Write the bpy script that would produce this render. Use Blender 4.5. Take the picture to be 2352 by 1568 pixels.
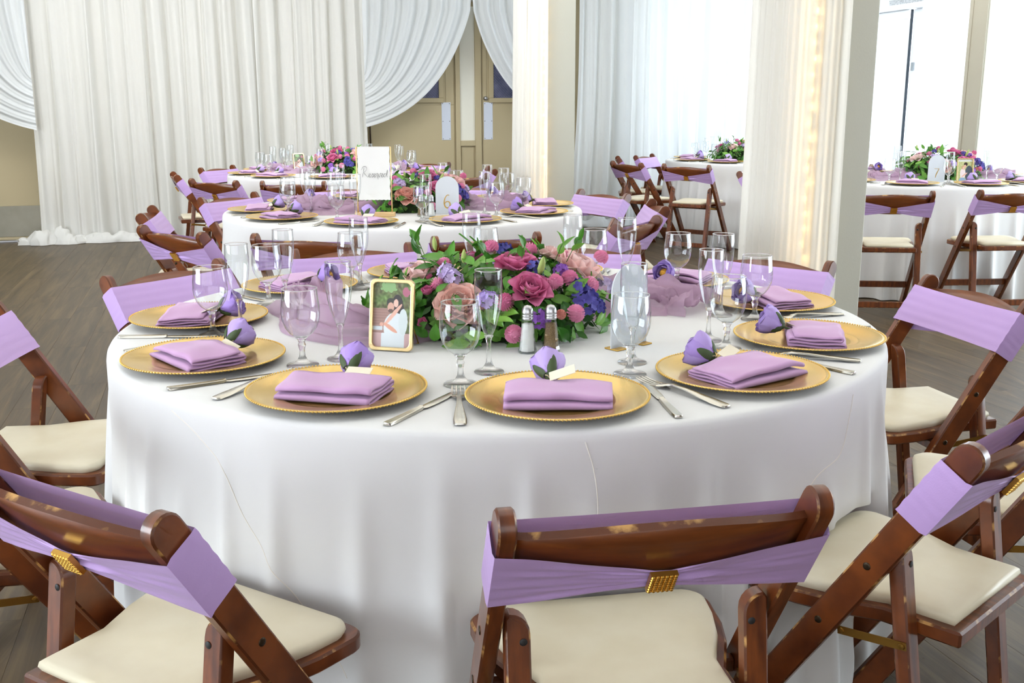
import bpy, bmesh, math, random
from mathutils import Vector, Matrix, Euler, noise
random.seed(7)
PI = math.pi
scene = bpy.context.scene
C = scene.collection
for o in list(bpy.data.objects): bpy.data.objects.remove(o)

# ------------------------------------------------------------------ camera
FPX, PITCH, ROLL, CAMH = 2380.6, 0.22418, -0.00286, 1.290
cam = bpy.data.cameras.new('camera'); camo = bpy.data.objects.new('camera', cam); C.objects.link(camo)
cam.sensor_width = 36.0; cam.lens = FPX / 2352 * 36.0; cam.clip_end = 200
camo.location = (0, 0, CAMH)
camo.rotation_mode = 'QUATERNION'
camo.rotation_quaternion = (Euler((PI / 2 - PITCH, 0, 0)).to_quaternion() @ Euler((0, 0, ROLL)).to_quaternion())
scene.camera = camo

# room axes: U runs along the back wall to the right, N points from the back wall into the room
TH = math.radians(16)
U = Vector((math.cos(TH), math.sin(TH), 0)); N = Vector((math.sin(TH), -math.cos(TH), 0))
def RW(s, nn, z): return U * s + N * nn + Vector((0, 0, z))

# ------------------------------------------------------------------ world, lights, exposure
w = bpy.data.worlds.new('world'); scene.world = w; w.use_nodes = True
w.node_tree.nodes['Background'].inputs[0].default_value = (0.86, 0.93, 1.0, 1)
w.node_tree.nodes['Background'].inputs[1].default_value = 1.9
def area(name, loc, direction, sx, sy, watts, col):
    l = bpy.data.lights.new(name, 'AREA'); l.shape = 'RECTANGLE'; l.size = sx; l.size_y = sy; l.energy = watts; l.color = col
    o = bpy.data.objects.new(name, l); C.objects.link(o); o.location = loc
    o.rotation_mode = 'QUATERNION'
    o.rotation_quaternion = Vector(direction).to_track_quat('-Z', 'Y')
    return o
area('daylight_window_right', RW(7.6, -5.0, 1.7), -U, 12.5, 3.0, 780, (0.86, 0.93, 1.0))
area('daylight_window_back', RW(5.7, -11.75, 1.6), N, 2.2, 2.8, 18, (0.92, 0.96, 1.0))
area('front_fill', RW(-2.5, 3.2, 2.0), (-N + U * 0.25 + Vector((0, 0, -0.15))), 9.0, 3.0, 150, (0.95, 0.96, 1.0))  # added front fill behind the camera, inside the room with no window there
area('daylight_window_left', RW(-6.4, -2.2, 1.7), U + N * -0.15, 5.0, 2.4, 440, (0.84, 0.92, 1.0))
area('overhead_fill', (0.2, 4.7, 3.42), (0, 0, -1), 8.5, 6.6, 165, (1.0, 0.955, 0.88))  # added softbox for ambient light from above, not a modelled fixture
area('overhead_fill_back', (-2.4, 8.3, 3.42), (0, 0.5, -1), 6.0, 2.6, 185, (0.97, 0.99, 1.0))  # extra overhead fill, added to brighten the cream drapes and back wall
area('overhead_fill_far', (3.3, 9.6, 3.42), (0.2, 0.5, -1), 3.0, 2.2, 85, (0.97, 0.99, 1.0))  # general fill added above the far right table to lift the sheers
scene.view_settings.view_transform = 'Standard'
scene.view_settings.look = 'None'
scene.view_settings.gamma = 1.0
scene.view_settings.use_curve_mapping = False
scene.view_settings.exposure = 0.06
scene.cycles.max_bounces = 6
scene.cycles.diffuse_bounces = 3
scene.cycles.glossy_bounces = 4
scene.cycles.transmission_bounces = 5
scene.cycles.transparent_max_bounces = 12
scene.cycles.use_adaptive_sampling = True
scene.cycles.adaptive_threshold = 0.09
scene.cycles.adaptive_min_samples = 12
scene.cycles.use_light_tree = False
scene.cycles.caustics_reflective = False
scene.cycles.caustics_refractive = False

# ------------------------------------------------------------------ materials
def lin(c):
    def f(v):
        v /= 255.0
        return v / 12.92 if v <= 0.04045 else ((v + 0.055) / 1.055) ** 2.4
    return (f(c[0]), f(c[1]), f(c[2]), 1)
def new_mat(name):
    m = bpy.data.materials.new(name); m.use_nodes = True
    nt = m.node_tree; b = nt.nodes['Principled BSDF']
    return m, nt, b
def prin(name, col, rough=0.5, metal=0.0, col2=None, nscale=8.0, stretch=(1, 1, 1), bump=0.0, bscale=60.0, coat=0.0, spec=0.5, sheen=0.0, coords='Object', rand=None, trans=0.0, subs=0.0, contrast=(0.35, 0.65), emit=None):
    m, nt, b = new_mat(name)
    L = nt.links
    b.inputs['Base Color'].default_value = lin(col); b.inputs['Roughness'].default_value = rough
    b.inputs['Metallic'].default_value = metal; b.inputs['Specular IOR Level'].default_value = spec
    b.inputs['Coat Weight'].default_value = coat; b.inputs['Coat Roughness'].default_value = 0.15
    b.inputs['Sheen Weight'].default_value = sheen
    if subs: b.inputs['Subsurface Weight'].default_value = subs; b.inputs['Subsurface Radius'].default_value = (0.02, 0.015, 0.01)
    tc = nt.nodes.new('ShaderNodeTexCoord'); mp = nt.nodes.new('ShaderNodeMapping')
    mp.inputs['Scale'].default_value = stretch
    L.new(tc.outputs[coords], mp.inputs['Vector'])
    out = None
    if col2 is not None:
        n = nt.nodes.new('ShaderNodeTexNoise'); n.inputs['Scale'].default_value = nscale; n.inputs['Detail'].default_value = 6
        L.new(mp.outputs[0], n.inputs['Vector'])
        r = nt.nodes.new('ShaderNodeValToRGB'); r.color_ramp.elements[0].position = contrast[0]; r.color_ramp.elements[1].position = contrast[1]
        r.color_ramp.elements[0].color = lin(col); r.color_ramp.elements[1].color = lin(col2)
        L.new(n.outputs['Fac'], r.inputs[0]); out = r.outputs[0]
    if rand is not None:
        oi = nt.nodes.new('ShaderNodeObjectInfo'); r2 = nt.nodes.new('ShaderNodeValToRGB')
        els = r2.color_ramp.elements
        els[0].color = lin(rand[0]); els[1].color = lin(rand[-1])
        for i, cc in enumerate(rand[1:-1]):
            e = els.new((i + 1) / (len(rand) - 1)); e.color = lin(cc)
        L.new(oi.outputs['Random'], r2.inputs[0])
        if out is None: out = r2.outputs[0]
        else:
            mx = nt.nodes.new('ShaderNodeMix'); mx.data_type = 'RGBA'; mx.blend_type = 'MIX'; mx.inputs[0].default_value = 0.5
            L.new(out, mx.inputs[6]); L.new(r2.outputs[0], mx.inputs[7]); out = mx.outputs[2]
    if out is not None: L.new(out, b.inputs['Base Color'])
    if bump:
        n2 = nt.nodes.new('ShaderNodeTexNoise'); n2.inputs['Scale'].default_value = bscale; n2.inputs['Detail'].default_value = 4
        L.new(mp.outputs[0], n2.inputs['Vector'])
        bp = nt.nodes.new('ShaderNodeBump'); bp.inputs['Strength'].default_value = bump; bp.inputs['Distance'].default_value = 0.01
        L.new(n2.outputs['Fac'], bp.inputs['Height']); L.new(bp.outputs[0], b.inputs['Normal'])
    if trans > 0:
        t = nt.nodes.new('ShaderNodeBsdfTranslucent'); t.inputs['Color'].default_value = lin(col)
        if out is not None: L.new(out, t.inputs['Color'])
        ms = nt.nodes.new('ShaderNodeMixShader'); ms.inputs[0].default_value = trans
        L.new(b.outputs[0], ms.inputs[1]); L.new(t.outputs[0], ms.inputs[2])
        L.new(ms.outputs[0], nt.nodes['Material Output'].inputs['Surface'])
    if emit:
        b.inputs['Emission Color'].default_value = lin(emit[0]); b.inputs['Emission Strength'].default_value = emit[1]
    return m
M = {}
M['cloth'] = prin('white_tablecloth', (228, 229, 228), 0.85, sheen=0.1, bump=0.03, bscale=900)
M['seam'] = prin('cloth_seam', (240, 236, 226), 0.8)
M['curtain'] = prin('cream_drape', (247, 247, 243), 0.9, trans=0.35)
M['sheer'] = prin('white_sheer', (238, 242, 244), 0.9, trans=0.4)
def sheer_mat(name, col, alpha, trans):
    m = prin(name, col, 0.9, trans=trans); nt = m.node_tree; L = nt.links
    o = nt.nodes['Material Output']; prev = o.inputs['Surface'].links[0].from_socket
    tr = nt.nodes.new('ShaderNodeBsdfTransparent'); ms = nt.nodes.new('ShaderNodeMixShader'); ms.inputs[0].default_value = alpha
    L.new(tr.outputs[0], ms.inputs[1]); L.new(prev, ms.inputs[2]); L.new(ms.outputs[0], o.inputs['Surface'])
    return m
M['coldrape'] = sheer_mat('ivory_sheer', (252, 250, 243), 0.995, 0.36)
M['gauze'] = sheer_mat('lavender_gauze', (208, 178, 202), 0.72, 0.4)
M['wood'] = prin('stained_wood', (84, 40, 18), 0.3, col2=(126, 66, 28), nscale=9, stretch=(7, 1.2, 1.2), coat=0.35, spec=0.5)
M['worn'] = prin('worn_wood_edge', (92, 46, 20), 0.42, col2=(196, 150, 88), nscale=30, contrast=(0.55, 0.68))
M['wood_in'] = prin('stained_wood_back', (98, 48, 20), 0.32, col2=(128, 68, 28), nscale=7, stretch=(1, 7, 7), coat=0.3)
M['cushion'] = prin('cream_vinyl', (228, 220, 194), 0.42, col2=(221, 211, 182), nscale=9)
M['sash'] = prin('lavender_spandex', (206, 172, 232), 0.55, sheen=0.2, bump=0.05, bscale=400, trans=0.12)
M['napkin'] = prin('mauve_napkin', (200, 158, 201), 0.75, sheen=0.2, bump=0.04, bscale=500)
M['gold'] = prin('gold_metal', (214, 168, 80), 0.28, 1.0)
M['charger'] = prin('gold_lacquer', (236, 200, 118), 0.22, 0.85, col2=(228, 190, 106), nscale=5)
M['champ'] = prin('champagne_gold', (240, 214, 160), 0.25, 0.8)
M['brass'] = prin('aged_brass', (150, 112, 50), 0.4, 0.9)
M['bolt'] = prin('dark_bolt', (70, 58, 44), 0.35, 0.8)
M['steel'] = prin('brushed_steel', (196, 198, 202), 0.28, 1.0)
M['pushplate'] = prin('satin_steel', (206, 212, 224), 0.4, 0.35)
M['kick'] = prin('dull_steel', (150, 146, 132), 0.38, 0.9, col2=(132, 128, 114), nscale=3)
M['cutlery'] = prin('cutlery_steel', (206, 203, 192), 0.25, 1.0)
M['wall'] = prin('tan_wall_paint', (188, 172, 138), 0.75, col2=(182, 166, 132), nscale=3, bump=0.03, bscale=150)
M['door'] = prin('tan_door_paint', (178, 164, 130), 0.55)
M['pier'] = prin('taupe_pier_paint', (172, 166, 148), 0.6)
M['offwhite'] = prin('offwhite_paint', (222, 220, 206), 0.6)
M['column'] = prin('grey_column_paint', (184, 183, 170), 0.7, bump=0.05, bscale=120)
M['whiteframe'] = prin('white_frame', (238, 241, 244), 0.4)
M['ceil'] = prin('white_ceiling', (235, 235, 232), 0.8)
M['darkline'] = prin('dark_gasket', (52, 62, 72), 0.6)
M['ink'] = prin('black_ink', (38, 38, 40), 0.6)
M['signtext'] = prin('grey_print', (150, 158, 164), 0.6)
M['paper'] = prin('white_card', (240, 240, 236), 0.7)
M['tagpaper'] = prin('tag_paper', (236, 228, 206), 0.8)
M['twine'] = prin('twine', (206, 190, 152), 0.9)
M['palewood'] = prin('pale_wood', (222, 190, 140), 0.5, col2=(210, 174, 122), nscale=10, stretch=(1, 8, 8))
M['candy'] = prin('gold_foil', (224, 164, 58), 0.35, 0.55, bump=0.8, bscale=160)
M['salt'] = prin('salt', (240, 240, 236), 0.9)
M['pepper'] = prin('pepper', (150, 126, 92), 0.9, col2=(112, 88, 58), nscale=500)
M['wax'] = prin('candle_wax', (246, 240, 218), 0.5, subs=0.3)
M['foam'] = prin('dark_moss', (30, 46, 20), 0.95, col2=(46, 66, 28), nscale=30)
M['leaf'] = prin('leaf_green', (62, 120, 34), 0.35, rand=[(44, 100, 28), (84, 150, 44), (130, 184, 74), (62, 122, 48), (100, 164, 56)], trans=0.2)
M['fill1'] = prin('foliage_mid', (66, 118, 40), 0.45, trans=0.3)
M['fill2'] = prin('foliage_deep', (44, 88, 30), 0.45, trans=0.25)
M['fill3'] = prin('foliage_light', (104, 158, 60), 0.45, trans=0.35)
M['leaf_dark'] = prin('sepal_green', (66, 84, 48), 0.6)
M['stemgreen'] = prin('stem_green', (86, 112, 52), 0.6)
M['rose'] = prin('rose_pink', (226, 122, 170), 0.5, rand=[(220, 112, 160), (232, 136, 180)], trans=0.15)
M['peony'] = prin('peony_pink', (254, 208, 196), 0.6, rand=[(253, 196, 182), (255, 218, 208)], trans=0.2)
M['pale'] = prin('blush_pink', (254, 222, 218), 0.6, rand=[(253, 212, 208), (255, 232, 228)], trans=0.2)
M['mum'] = prin('mum_pink', (234, 142, 184), 0.7, rand=[(228, 130, 176), (240, 164, 196)], trans=0.12)
M['peach'] = prin('mum_peach', (222, 152, 138), 0.7)
M['blue'] = prin('delphinium_blue', (86, 82, 168), 0.6, rand=[(74, 72, 156), (110, 98, 186)], trans=0.12)
M['stock'] = prin('stock_purple', (152, 96, 196), 0.6, trans=0.12)
M['lav'] = prin('floret_lavender', (206, 188, 230), 0.6, trans=0.15)
M['bud'] = prin('lily_bud', (178, 198, 112), 0.5, trans=0.12)
M['silk'] = prin('silk_purple', (196, 168, 238), 0.55, rand=[(184, 152, 234), (210, 188, 244)], trans=0.18)
M['pane_dark'] = prin('wired_glass', (56, 62, 92), 0.12, col2=(110, 112, 140), nscale=6)
M['wire'] = prin('wire_mesh', (150, 150, 165), 0.4, 0.6)
M['bulb'] = prin('warm_bulb', (255, 226, 170), 0.4, emit=((255, 208, 136), 42.0))
M['wiregreen'] = prin('clear_wire', (226, 214, 186), 0.5)
M['frost'] = prin('frosted_acrylic', (236, 240, 244), 0.45, trans=0.4)
M['goldleaf'] = prin('gold_leaf', (214, 172, 84), 0.35, 0.7)
def glass_refr():
    m, nt, b = new_mat('clear_glass')
    b.inputs['Base Color'].default_value = (0.97, 0.985, 0.985, 1); b.inputs['Roughness'].default_value = 0.0
    b.inputs['Transmission Weight'].default_value = 1.0; b.inputs['IOR'].default_value = 1.45
    # light passes through thin stems: blend with clear transparency
    tr = nt.nodes.new('ShaderNodeBsdfTransparent'); ms = nt.nodes.new('ShaderNodeMixShader'); ms.inputs[0].default_value = 0.65
    L = nt.links; L.new(tr.outputs[0], ms.inputs[1]); L.new(b.outputs[0], ms.inputs[2]); L.new(ms.outputs[0], nt.nodes['Material Output'].inputs['Surface'])
    return m
def glass_thin(name, k=0.62, base=0.03, tint=(0.97, 0.985, 0.99, 1)):
    m, nt, b = new_mat(name); nt.nodes.remove(b); L = nt.links
    lw = nt.nodes.new('ShaderNodeLayerWeight'); lw.inputs['Blend'].default_value = 0.5
    pw = nt.nodes.new('ShaderNodeMath'); pw.operation = 'POWER'; pw.inputs[1].default_value = 3.0; L.new(lw.outputs['Facing'], pw.inputs[0])
    mu = nt.nodes.new('ShaderNodeMath'); mu.operation = 'MULTIPLY_ADD'; mu.inputs[1].default_value = k; mu.inputs[2].default_value = base; L.new(pw.outputs[0], mu.inputs[0])
    tr = nt.nodes.new('ShaderNodeBsdfTransparent'); tr.inputs[0].default_value = tint
    mc = nt.nodes.new('ShaderNodeMix'); mc.data_type = 'RGBA'; mc.inputs[6].default_value = tint; mc.inputs[7].default_value = (0.74, 0.80, 0.83, 1)
    L.new(pw.outputs[0], mc.inputs[0]); L.new(mc.outputs[2], tr.inputs[0])
    gl = nt.nodes.new('ShaderNodeBsdfGlossy'); gl.inputs['Roughness'].default_value = 0.03
    ms = nt.nodes.new('ShaderNodeMixShader'); L.new(mu.outputs[0], ms.inputs[0]); L.new(tr.outputs[0], ms.inputs[1]); L.new(gl.outputs[0], ms.inputs[2])
    L.new(ms.outputs[0], nt.nodes['Material Output'].inputs['Surface'])
    return m
M['glass'] = glass_refr()
M['glassthin'] = glass_thin('thin_glass', 0.9, 0.08)
M['pane'] = glass_thin('window_glass', 0.5, 0.03)
def attr_mat(name, rough=0.25):
    m, nt, b = new_mat(name)
    a = nt.nodes.new('ShaderNodeVertexColor'); a.layer_name = 'Col'
    nt.links.new(a.outputs[0], b.inputs['Base Color']); b.inputs['Roughness'].default_value = rough
    return m
M['photo'] = attr_mat('photo_print')
def floor_mat():
    m, nt, b = new_mat('vinyl_plank'); L = nt.links
    tc = nt.nodes.new('ShaderNodeTexCoord'); mp = nt.nodes.new('ShaderNodeMapping'); mp.inputs['Scale'].default_value = (22, 1.3, 1)
    oi = nt.nodes.new('ShaderNodeObjectInfo'); ad = nt.nodes.new('ShaderNodeVectorMath'); ad.operation = 'ADD'
    mulv = nt.nodes.new('ShaderNodeMath'); mulv.operation = 'MULTIPLY'; mulv.inputs[1].default_value = 37.0
    L.new(oi.outputs['Random'], mulv.inputs[0]); L.new(mulv.outputs[0], ad.inputs[1]); L.new(tc.outputs['Object'], ad.inputs[0]); L.new(ad.outputs[0], mp.inputs['Vector'])
    n = nt.nodes.new('ShaderNodeTexNoise'); n.inputs['Scale'].default_value = 1.0; n.inputs['Detail'].default_value = 8; n.inputs['Roughness'].default_value = 0.65; n.inputs['Distortion'].default_value = 0.6
    L.new(mp.outputs[0], n.inputs['Vector'])
    r = nt.nodes.new('ShaderNodeValToRGB'); e = r.color_ramp.elements
    e[0].position = 0.3; e[0].color = lin((55, 43, 27)); e[1].position = 0.72; e[1].color = lin((108, 90, 61))
    k = e.new(0.5); k.color = lin((80, 65, 43))
    L.new(n.outputs['Fac'], r.inputs[0])
    hs = nt.nodes.new('ShaderNodeHueSaturation')
    mr = nt.nodes.new('ShaderNodeMapRange'); mr.inputs[3].default_value = 0.94; mr.inputs[4].default_value = 1.06
    L.new(oi.outputs['Random'], mr.inputs[0]); L.new(mr.outputs[0], hs.inputs['Value']); L.new(r.outputs[0], hs.inputs['Color'])
    L.new(hs.outputs[0], b.inputs['Base Color']); b.inputs['Roughness'].default_value = 0.42
    bp = nt.nodes.new('ShaderNodeBump'); bp.inputs['Strength'].default_value = 0.12; bp.inputs['Distance'].default_value = 0.004
    L.new(n.outputs['Fac'], bp.inputs['Height']); L.new(bp.outputs[0], b.inputs['Normal'])
    return m
M['floor'] = floor_mat()

# ------------------------------------------------------------------ mesh helpers
def mk(name, verts, faces, mats, smooth=False, midx=None):
    me = bpy.data.meshes.new(name); me.from_pydata([tuple(v) for v in verts], [], faces)
    if not isinstance(mats, (list, tuple)): mats = [mats]
    for m in mats: me.materials.append(M[m] if isinstance(m, str) else m)
    if midx: me.polygons.foreach_set('material_index', midx)
    if smooth is True: me.polygons.foreach_set('use_smooth', [True] * len(me.polygons))
    me.update(); return me
def obj(name, me, parent=None, loc=(0, 0, 0), rot=None, scale=None, mat4=None):
    o = bpy.data.objects.new(name, me); C.objects.link(o)
    if parent is not None: o.parent = parent
    if mat4 is not None: o.matrix_local = mat4
    else:
        o.location = loc
        if rot is not None: o.rotation_euler = rot
        if scale is not None: o.scale = scale if isinstance(scale, (tuple, list, Vector)) else (scale,) * 3
    return o
def tag(o, label, cat=None, group=None, kind=None):
    if label: o['label'] = label
    if cat: o['category'] = cat
    if group: o['group'] = group
    if kind: o['kind'] = kind
    return o
def thing(name, label, cat, loc=(0, 0, 0), rz=0, group=None, kind=None):
    o = obj(name, None, None, loc, (0, 0, rz)); o.empty_display_size = 0.05
    return tag(o, label, cat, group, kind)
class MB:
    def __init__(s): s.v = []; s.f = []; s.m = []
    def add(s, v, f, m=0):
        b = len(s.v); s.v += [Vector(x) for x in v]; s.f += [tuple(i + b for i in q) for q in f]; s.m += [m] * len(f); return s
    def mesh(s, name, mats, smooth=False): return mk(name, s.v, s.f, mats, smooth, s.m)
    def xf(s, mat):
        s.v = [mat @ x for x in s.v]; return s
def box_vf(x0, x1, y0, y1, z0, z1):
    return [(x0, y0, z0), (x1, y0, z0), (x1, y1, z0), (x0, y1, z0), (x0, y0, z1), (x1, y0, z1), (x1, y1, z1), (x0, y1, z1)], [(0, 3, 2, 1), (4, 5, 6, 7), (0, 1, 5, 4), (1, 2, 6, 5), (2, 3, 7, 6), (3, 0, 4, 7)]
def room_box(s0, s1, n0, n1, z0, z1):
    v, f = box_vf(s0, s1, n0, n1, z0, z1)
    return [RW(*p) for p in v], [tuple(reversed(q)) for q in f]
def bevel_me(me, w, seg=1, mat=-1, angle=0.5):
    bm = bmesh.new(); bm.from_mesh(me)
    es = [e for e in bm.edges if len(e.link_faces) == 2 and e.calc_face_angle(0) > angle]
    bmesh.ops.bevel(bm, geom=es, offset=w, segments=seg, affect='EDGES', profile=0.5, material=mat)
    bm.normal_update(); bm.to_mesh(me); bm.free(); me.update(); return me
def prism(poly, h0, h1, axis):
    """poly 2-D list; axis maps (a,b,h) to 3-D"""
    n = len(poly)
    v = [axis(a, b, h0) for a, b in poly] + [axis(a, b, h1) for a, b in poly]
    f = [tuple(reversed(range(n))), tuple(range(n, 2 * n))] + [(i, (i + 1) % n, n + (i + 1) % n, n + i) for i in range(n)]
    return v, f
def smooth_angle(me, ang=0.6):
    me.polygons.foreach_set('use_smooth', [True] * len(me.polygons)); me.set_sharp_from_angle(angle=ang); return me
def fixn(me):
    bm = bmesh.new(); bm.from_mesh(me); bmesh.ops.recalc_face_normals(bm, faces=bm.faces); bm.to_mesh(me); bm.free(); me.update(); return me
def lathe(prof, seg=32, close=False):
    v = []; f = []
    for r, z in prof:
        for i in range(seg):
            a = 2 * PI * i / seg; v.append((r * math.cos(a), r * math.sin(a), z))
    for j in range(len(prof) - 1):
        for i in range(seg):
            f.append((j * seg + i, j * seg + (i + 1) % seg, (j + 1) * seg + (i + 1) % seg, (j + 1) * seg + i))
    return v, f
def grid(nu, nv, fn, closed_u=False):
    v = [fn(i / (nu - (0 if closed_u else 1)), j / (nv - 1)) for j in range(nv) for i in range(nu)]
    f = []
    for j in range(nv - 1):
        for i in range(nu if closed_u else nu - 1):
            i2 = (i + 1) % nu; f.append((j * nu + i, j * nu + i2, (j + 1) * nu + i2, (j + 1) * nu + i))
    return v, f
def tube(pts, r, seg=6):
    pts = [Vector(p) for p in pts]; v = []; f = []
    for k, p in enumerate(pts):
        d = (pts[min(k + 1, len(pts) - 1)] - pts[max(k - 1, 0)]).normalized()
        a = d.orthogonal().normalized() if k == 0 else (a - d * a.dot(d)).normalized()
        b = d.cross(a)
        for i in range(seg):
            t = 2 * PI * i / seg; v.append(p + (a * math.cos(t) + b * math.sin(t)) * r)
    for k in range(len(pts) - 1):
        for i in range(seg): f.append((k * seg + i, k * seg + (i + 1) % seg, (k + 1) * seg + (i + 1) % seg, (k + 1) * seg + i))
    f.append(tuple(reversed(range(seg)))); f.append(tuple(range((len(pts) - 1) * seg, len(pts) * seg)))
    return v, f
def ball(c, r, su=8, sv=5, sc=(1, 1, 1)):
    v = [(c[0], c[1], c[2] - r * sc[2])]; f = []
    for j in range(1, sv):
        p = PI * j / sv
        for i in range(su):
            a = 2 * PI * i / su
            v.append((c[0] + r * sc[0] * math.sin(p) * math.cos(a), c[1] + r * sc[1] * math.sin(p) * math.sin(a), c[2] - r * sc[2] * math.cos(p)))
    v.append((c[0], c[1], c[2] + r * sc[2])); t = len(v) - 1
    for i in range(su): f.append((0, 1 + (i + 1) % su, 1 + i)); f.append((t, 1 + (sv - 2) * su + i, 1 + (sv - 2) * su + (i + 1) % su))
    for j in range(sv - 2):
        for i in range(su): f.append((1 + j * su + i, 1 + j * su + (i + 1) % su, 1 + (j + 1) * su + (i + 1) % su, 1 + (j + 1) * su + i))
    return v, f
# a prototype is (name, mesh or None, material-free children list, matrix); build() links it, sharing mesh data
def node(name, me, kids=(), mat=None, label=None, kind=None): return dict(name=name, me=me, kids=list(kids), mat=mat, label=label, kind=kind)
def build(p, parent=None, depth=0):
    o = obj(p['name'], p['me'], parent, mat4=p['mat'])
    if p['label']: o['label'] = p['label']
    if p['kind']: o['kind'] = p['kind']
    for k in p['kids']: build(k, o)
    return o
def place(p, loc, rz, label, cat, group=None, name=None, tilt=None):
    o = obj(name or p['name'], p['me'], None, loc, tilt if tilt else (0, 0, rz))
    if p['me'] is None: o.empty_display_size = 0.05
    tag(o, label, cat, group)
    for k in p['kids']: build(k, o)
    return o

# ------------------------------------------------------------------ room shell
BW = -11.1          # back wall
RS = 6.9            # right (window) wall
def struct(name, v, f, m, parent=None, bev=0.0, kind='structure'):
    me = mk(name, v, f, m); 
    if bev: bevel_me(me, bev)
    o = obj(name, me, parent)
    if parent is None: o['kind'] = kind
    return o
def sbox(name, s0, s1, n0, n1, z0, z1, m, parent=None, bev=0.0): 
    v, f = room_box(s0, s1, n0, n1, z0, z1)
    return struct(name, v, f, m, parent, bev)
# floor: a sub-floor with one object per plank where the photo shows planks, the rest joined
fl = sbox('floor', -9, 9.5, -12.2, 7.0, -0.12, -0.006, 'floor')
pw, pl = 0.18, 1.22
v, f = box_vf(-pw / 2 + 0.0002, pw / 2 - 0.0002, -pl / 2 + 0.0002, pl / 2 - 0.0002, -0.006, 0.0)
plank_me = bevel_me(mk('plank', v, f, 'floor'), 0.0005)
fwd = Vector((0, math.cos(PITCH), -math.sin(PITCH))); upv = Vector((0, math.sin(PITCH), math.cos(PITCH)))
def pix(P):
    d = Vector(P) - Vector((0, 0, CAMH)); z = d.dot(fwd)
    if z < 0.1: return None
    return (1176 + FPX * d.x / z, 784 - FPX * d.dot(upv) / z)
planks = []
for i in range(-50, 52):
    s = (i + 0.5) * pw; off = ((i * 37) % 10) / 10 * pl
    if s < -8.9 or s > RS + 0.4: continue
    k = 0
    while True:
        nn = -12.1 + off + k * pl; k += 1
        if nn > 5.5: break
        if nn - pl / 2 < -12.1: continue
        P = RW(s, nn, 0); q = pix(P)
        show = False
        if q:
            x, y = q
            show = (-80 < x < 560 and 545 < y < 1700) or (1380 < x < 1760 and 480 < y < 640) or (1930 < x < 2440 and 560 < y < 1700)
            # hidden beneath the round front table and its cloth
            if (P - Vector((-0.033, 2.569, 0))).length < 0.75 or (P - Vector((-0.56, 5.458, 0))).length < 0.7: show = False
        planks.append((show, -(P.length), s, nn))
planks.sort(key=lambda t: (not t[0], -t[1]))
rest = MB()
for idx, (show, _, s, nn) in enumerate(planks):
    m4 = Matrix.Translation(RW(s, nn, 0)) @ Matrix.Rotation(TH, 4, 'Z')
    if idx < 300 and show: obj('plank', plank_me, fl, mat4=m4)
    else: rest.add([m4 @ Vector(p) for p in v], f)
ro = obj('plank_field', rest.mesh('plank_field', 'floor'), fl); ro['kind'] = 'stuff'
sbox('ceiling', -9, 9.5, -12.2, 7.0, 3.5, 3.6, 'ceil')
# back wall (with an opening behind the right-hand sheer curtain)
wb = obj('wall_back', None); wb['kind'] = 'structure'
for nm, a in (('wall_panel', (-9, 4.65, BW - 0.15, BW, 0, 3.5)), ('wall_panel', (6.75, 7.1, BW - 0.15, BW, 0, 3.5)), ('wall_panel', (4.65, 6.75, BW - 0.15, BW, 2.9, 3.5)), ('wall_panel', (4.65, 6.75, BW - 0.15, BW, 0, 0.25))):
    sbox(nm, *a, 'wall', wb)
w2 = sbox('window_2', 4.65, 6.75, BW - 0.09, BW - 0.08, 0.25, 2.9, 'pane')
sbox('window_frame', 5.66, 5.74, BW - 0.12, BW - 0.05, 0.25, 2.9, 'whiteframe', w2)
sbox('wall_front', -9, 9.5, 6.85, 7.0, 0, 3.5, 'wall')
sbox('wall_left', -9, -8.85, -12.2, 7, 0, 3.5, 'wall')
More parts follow.
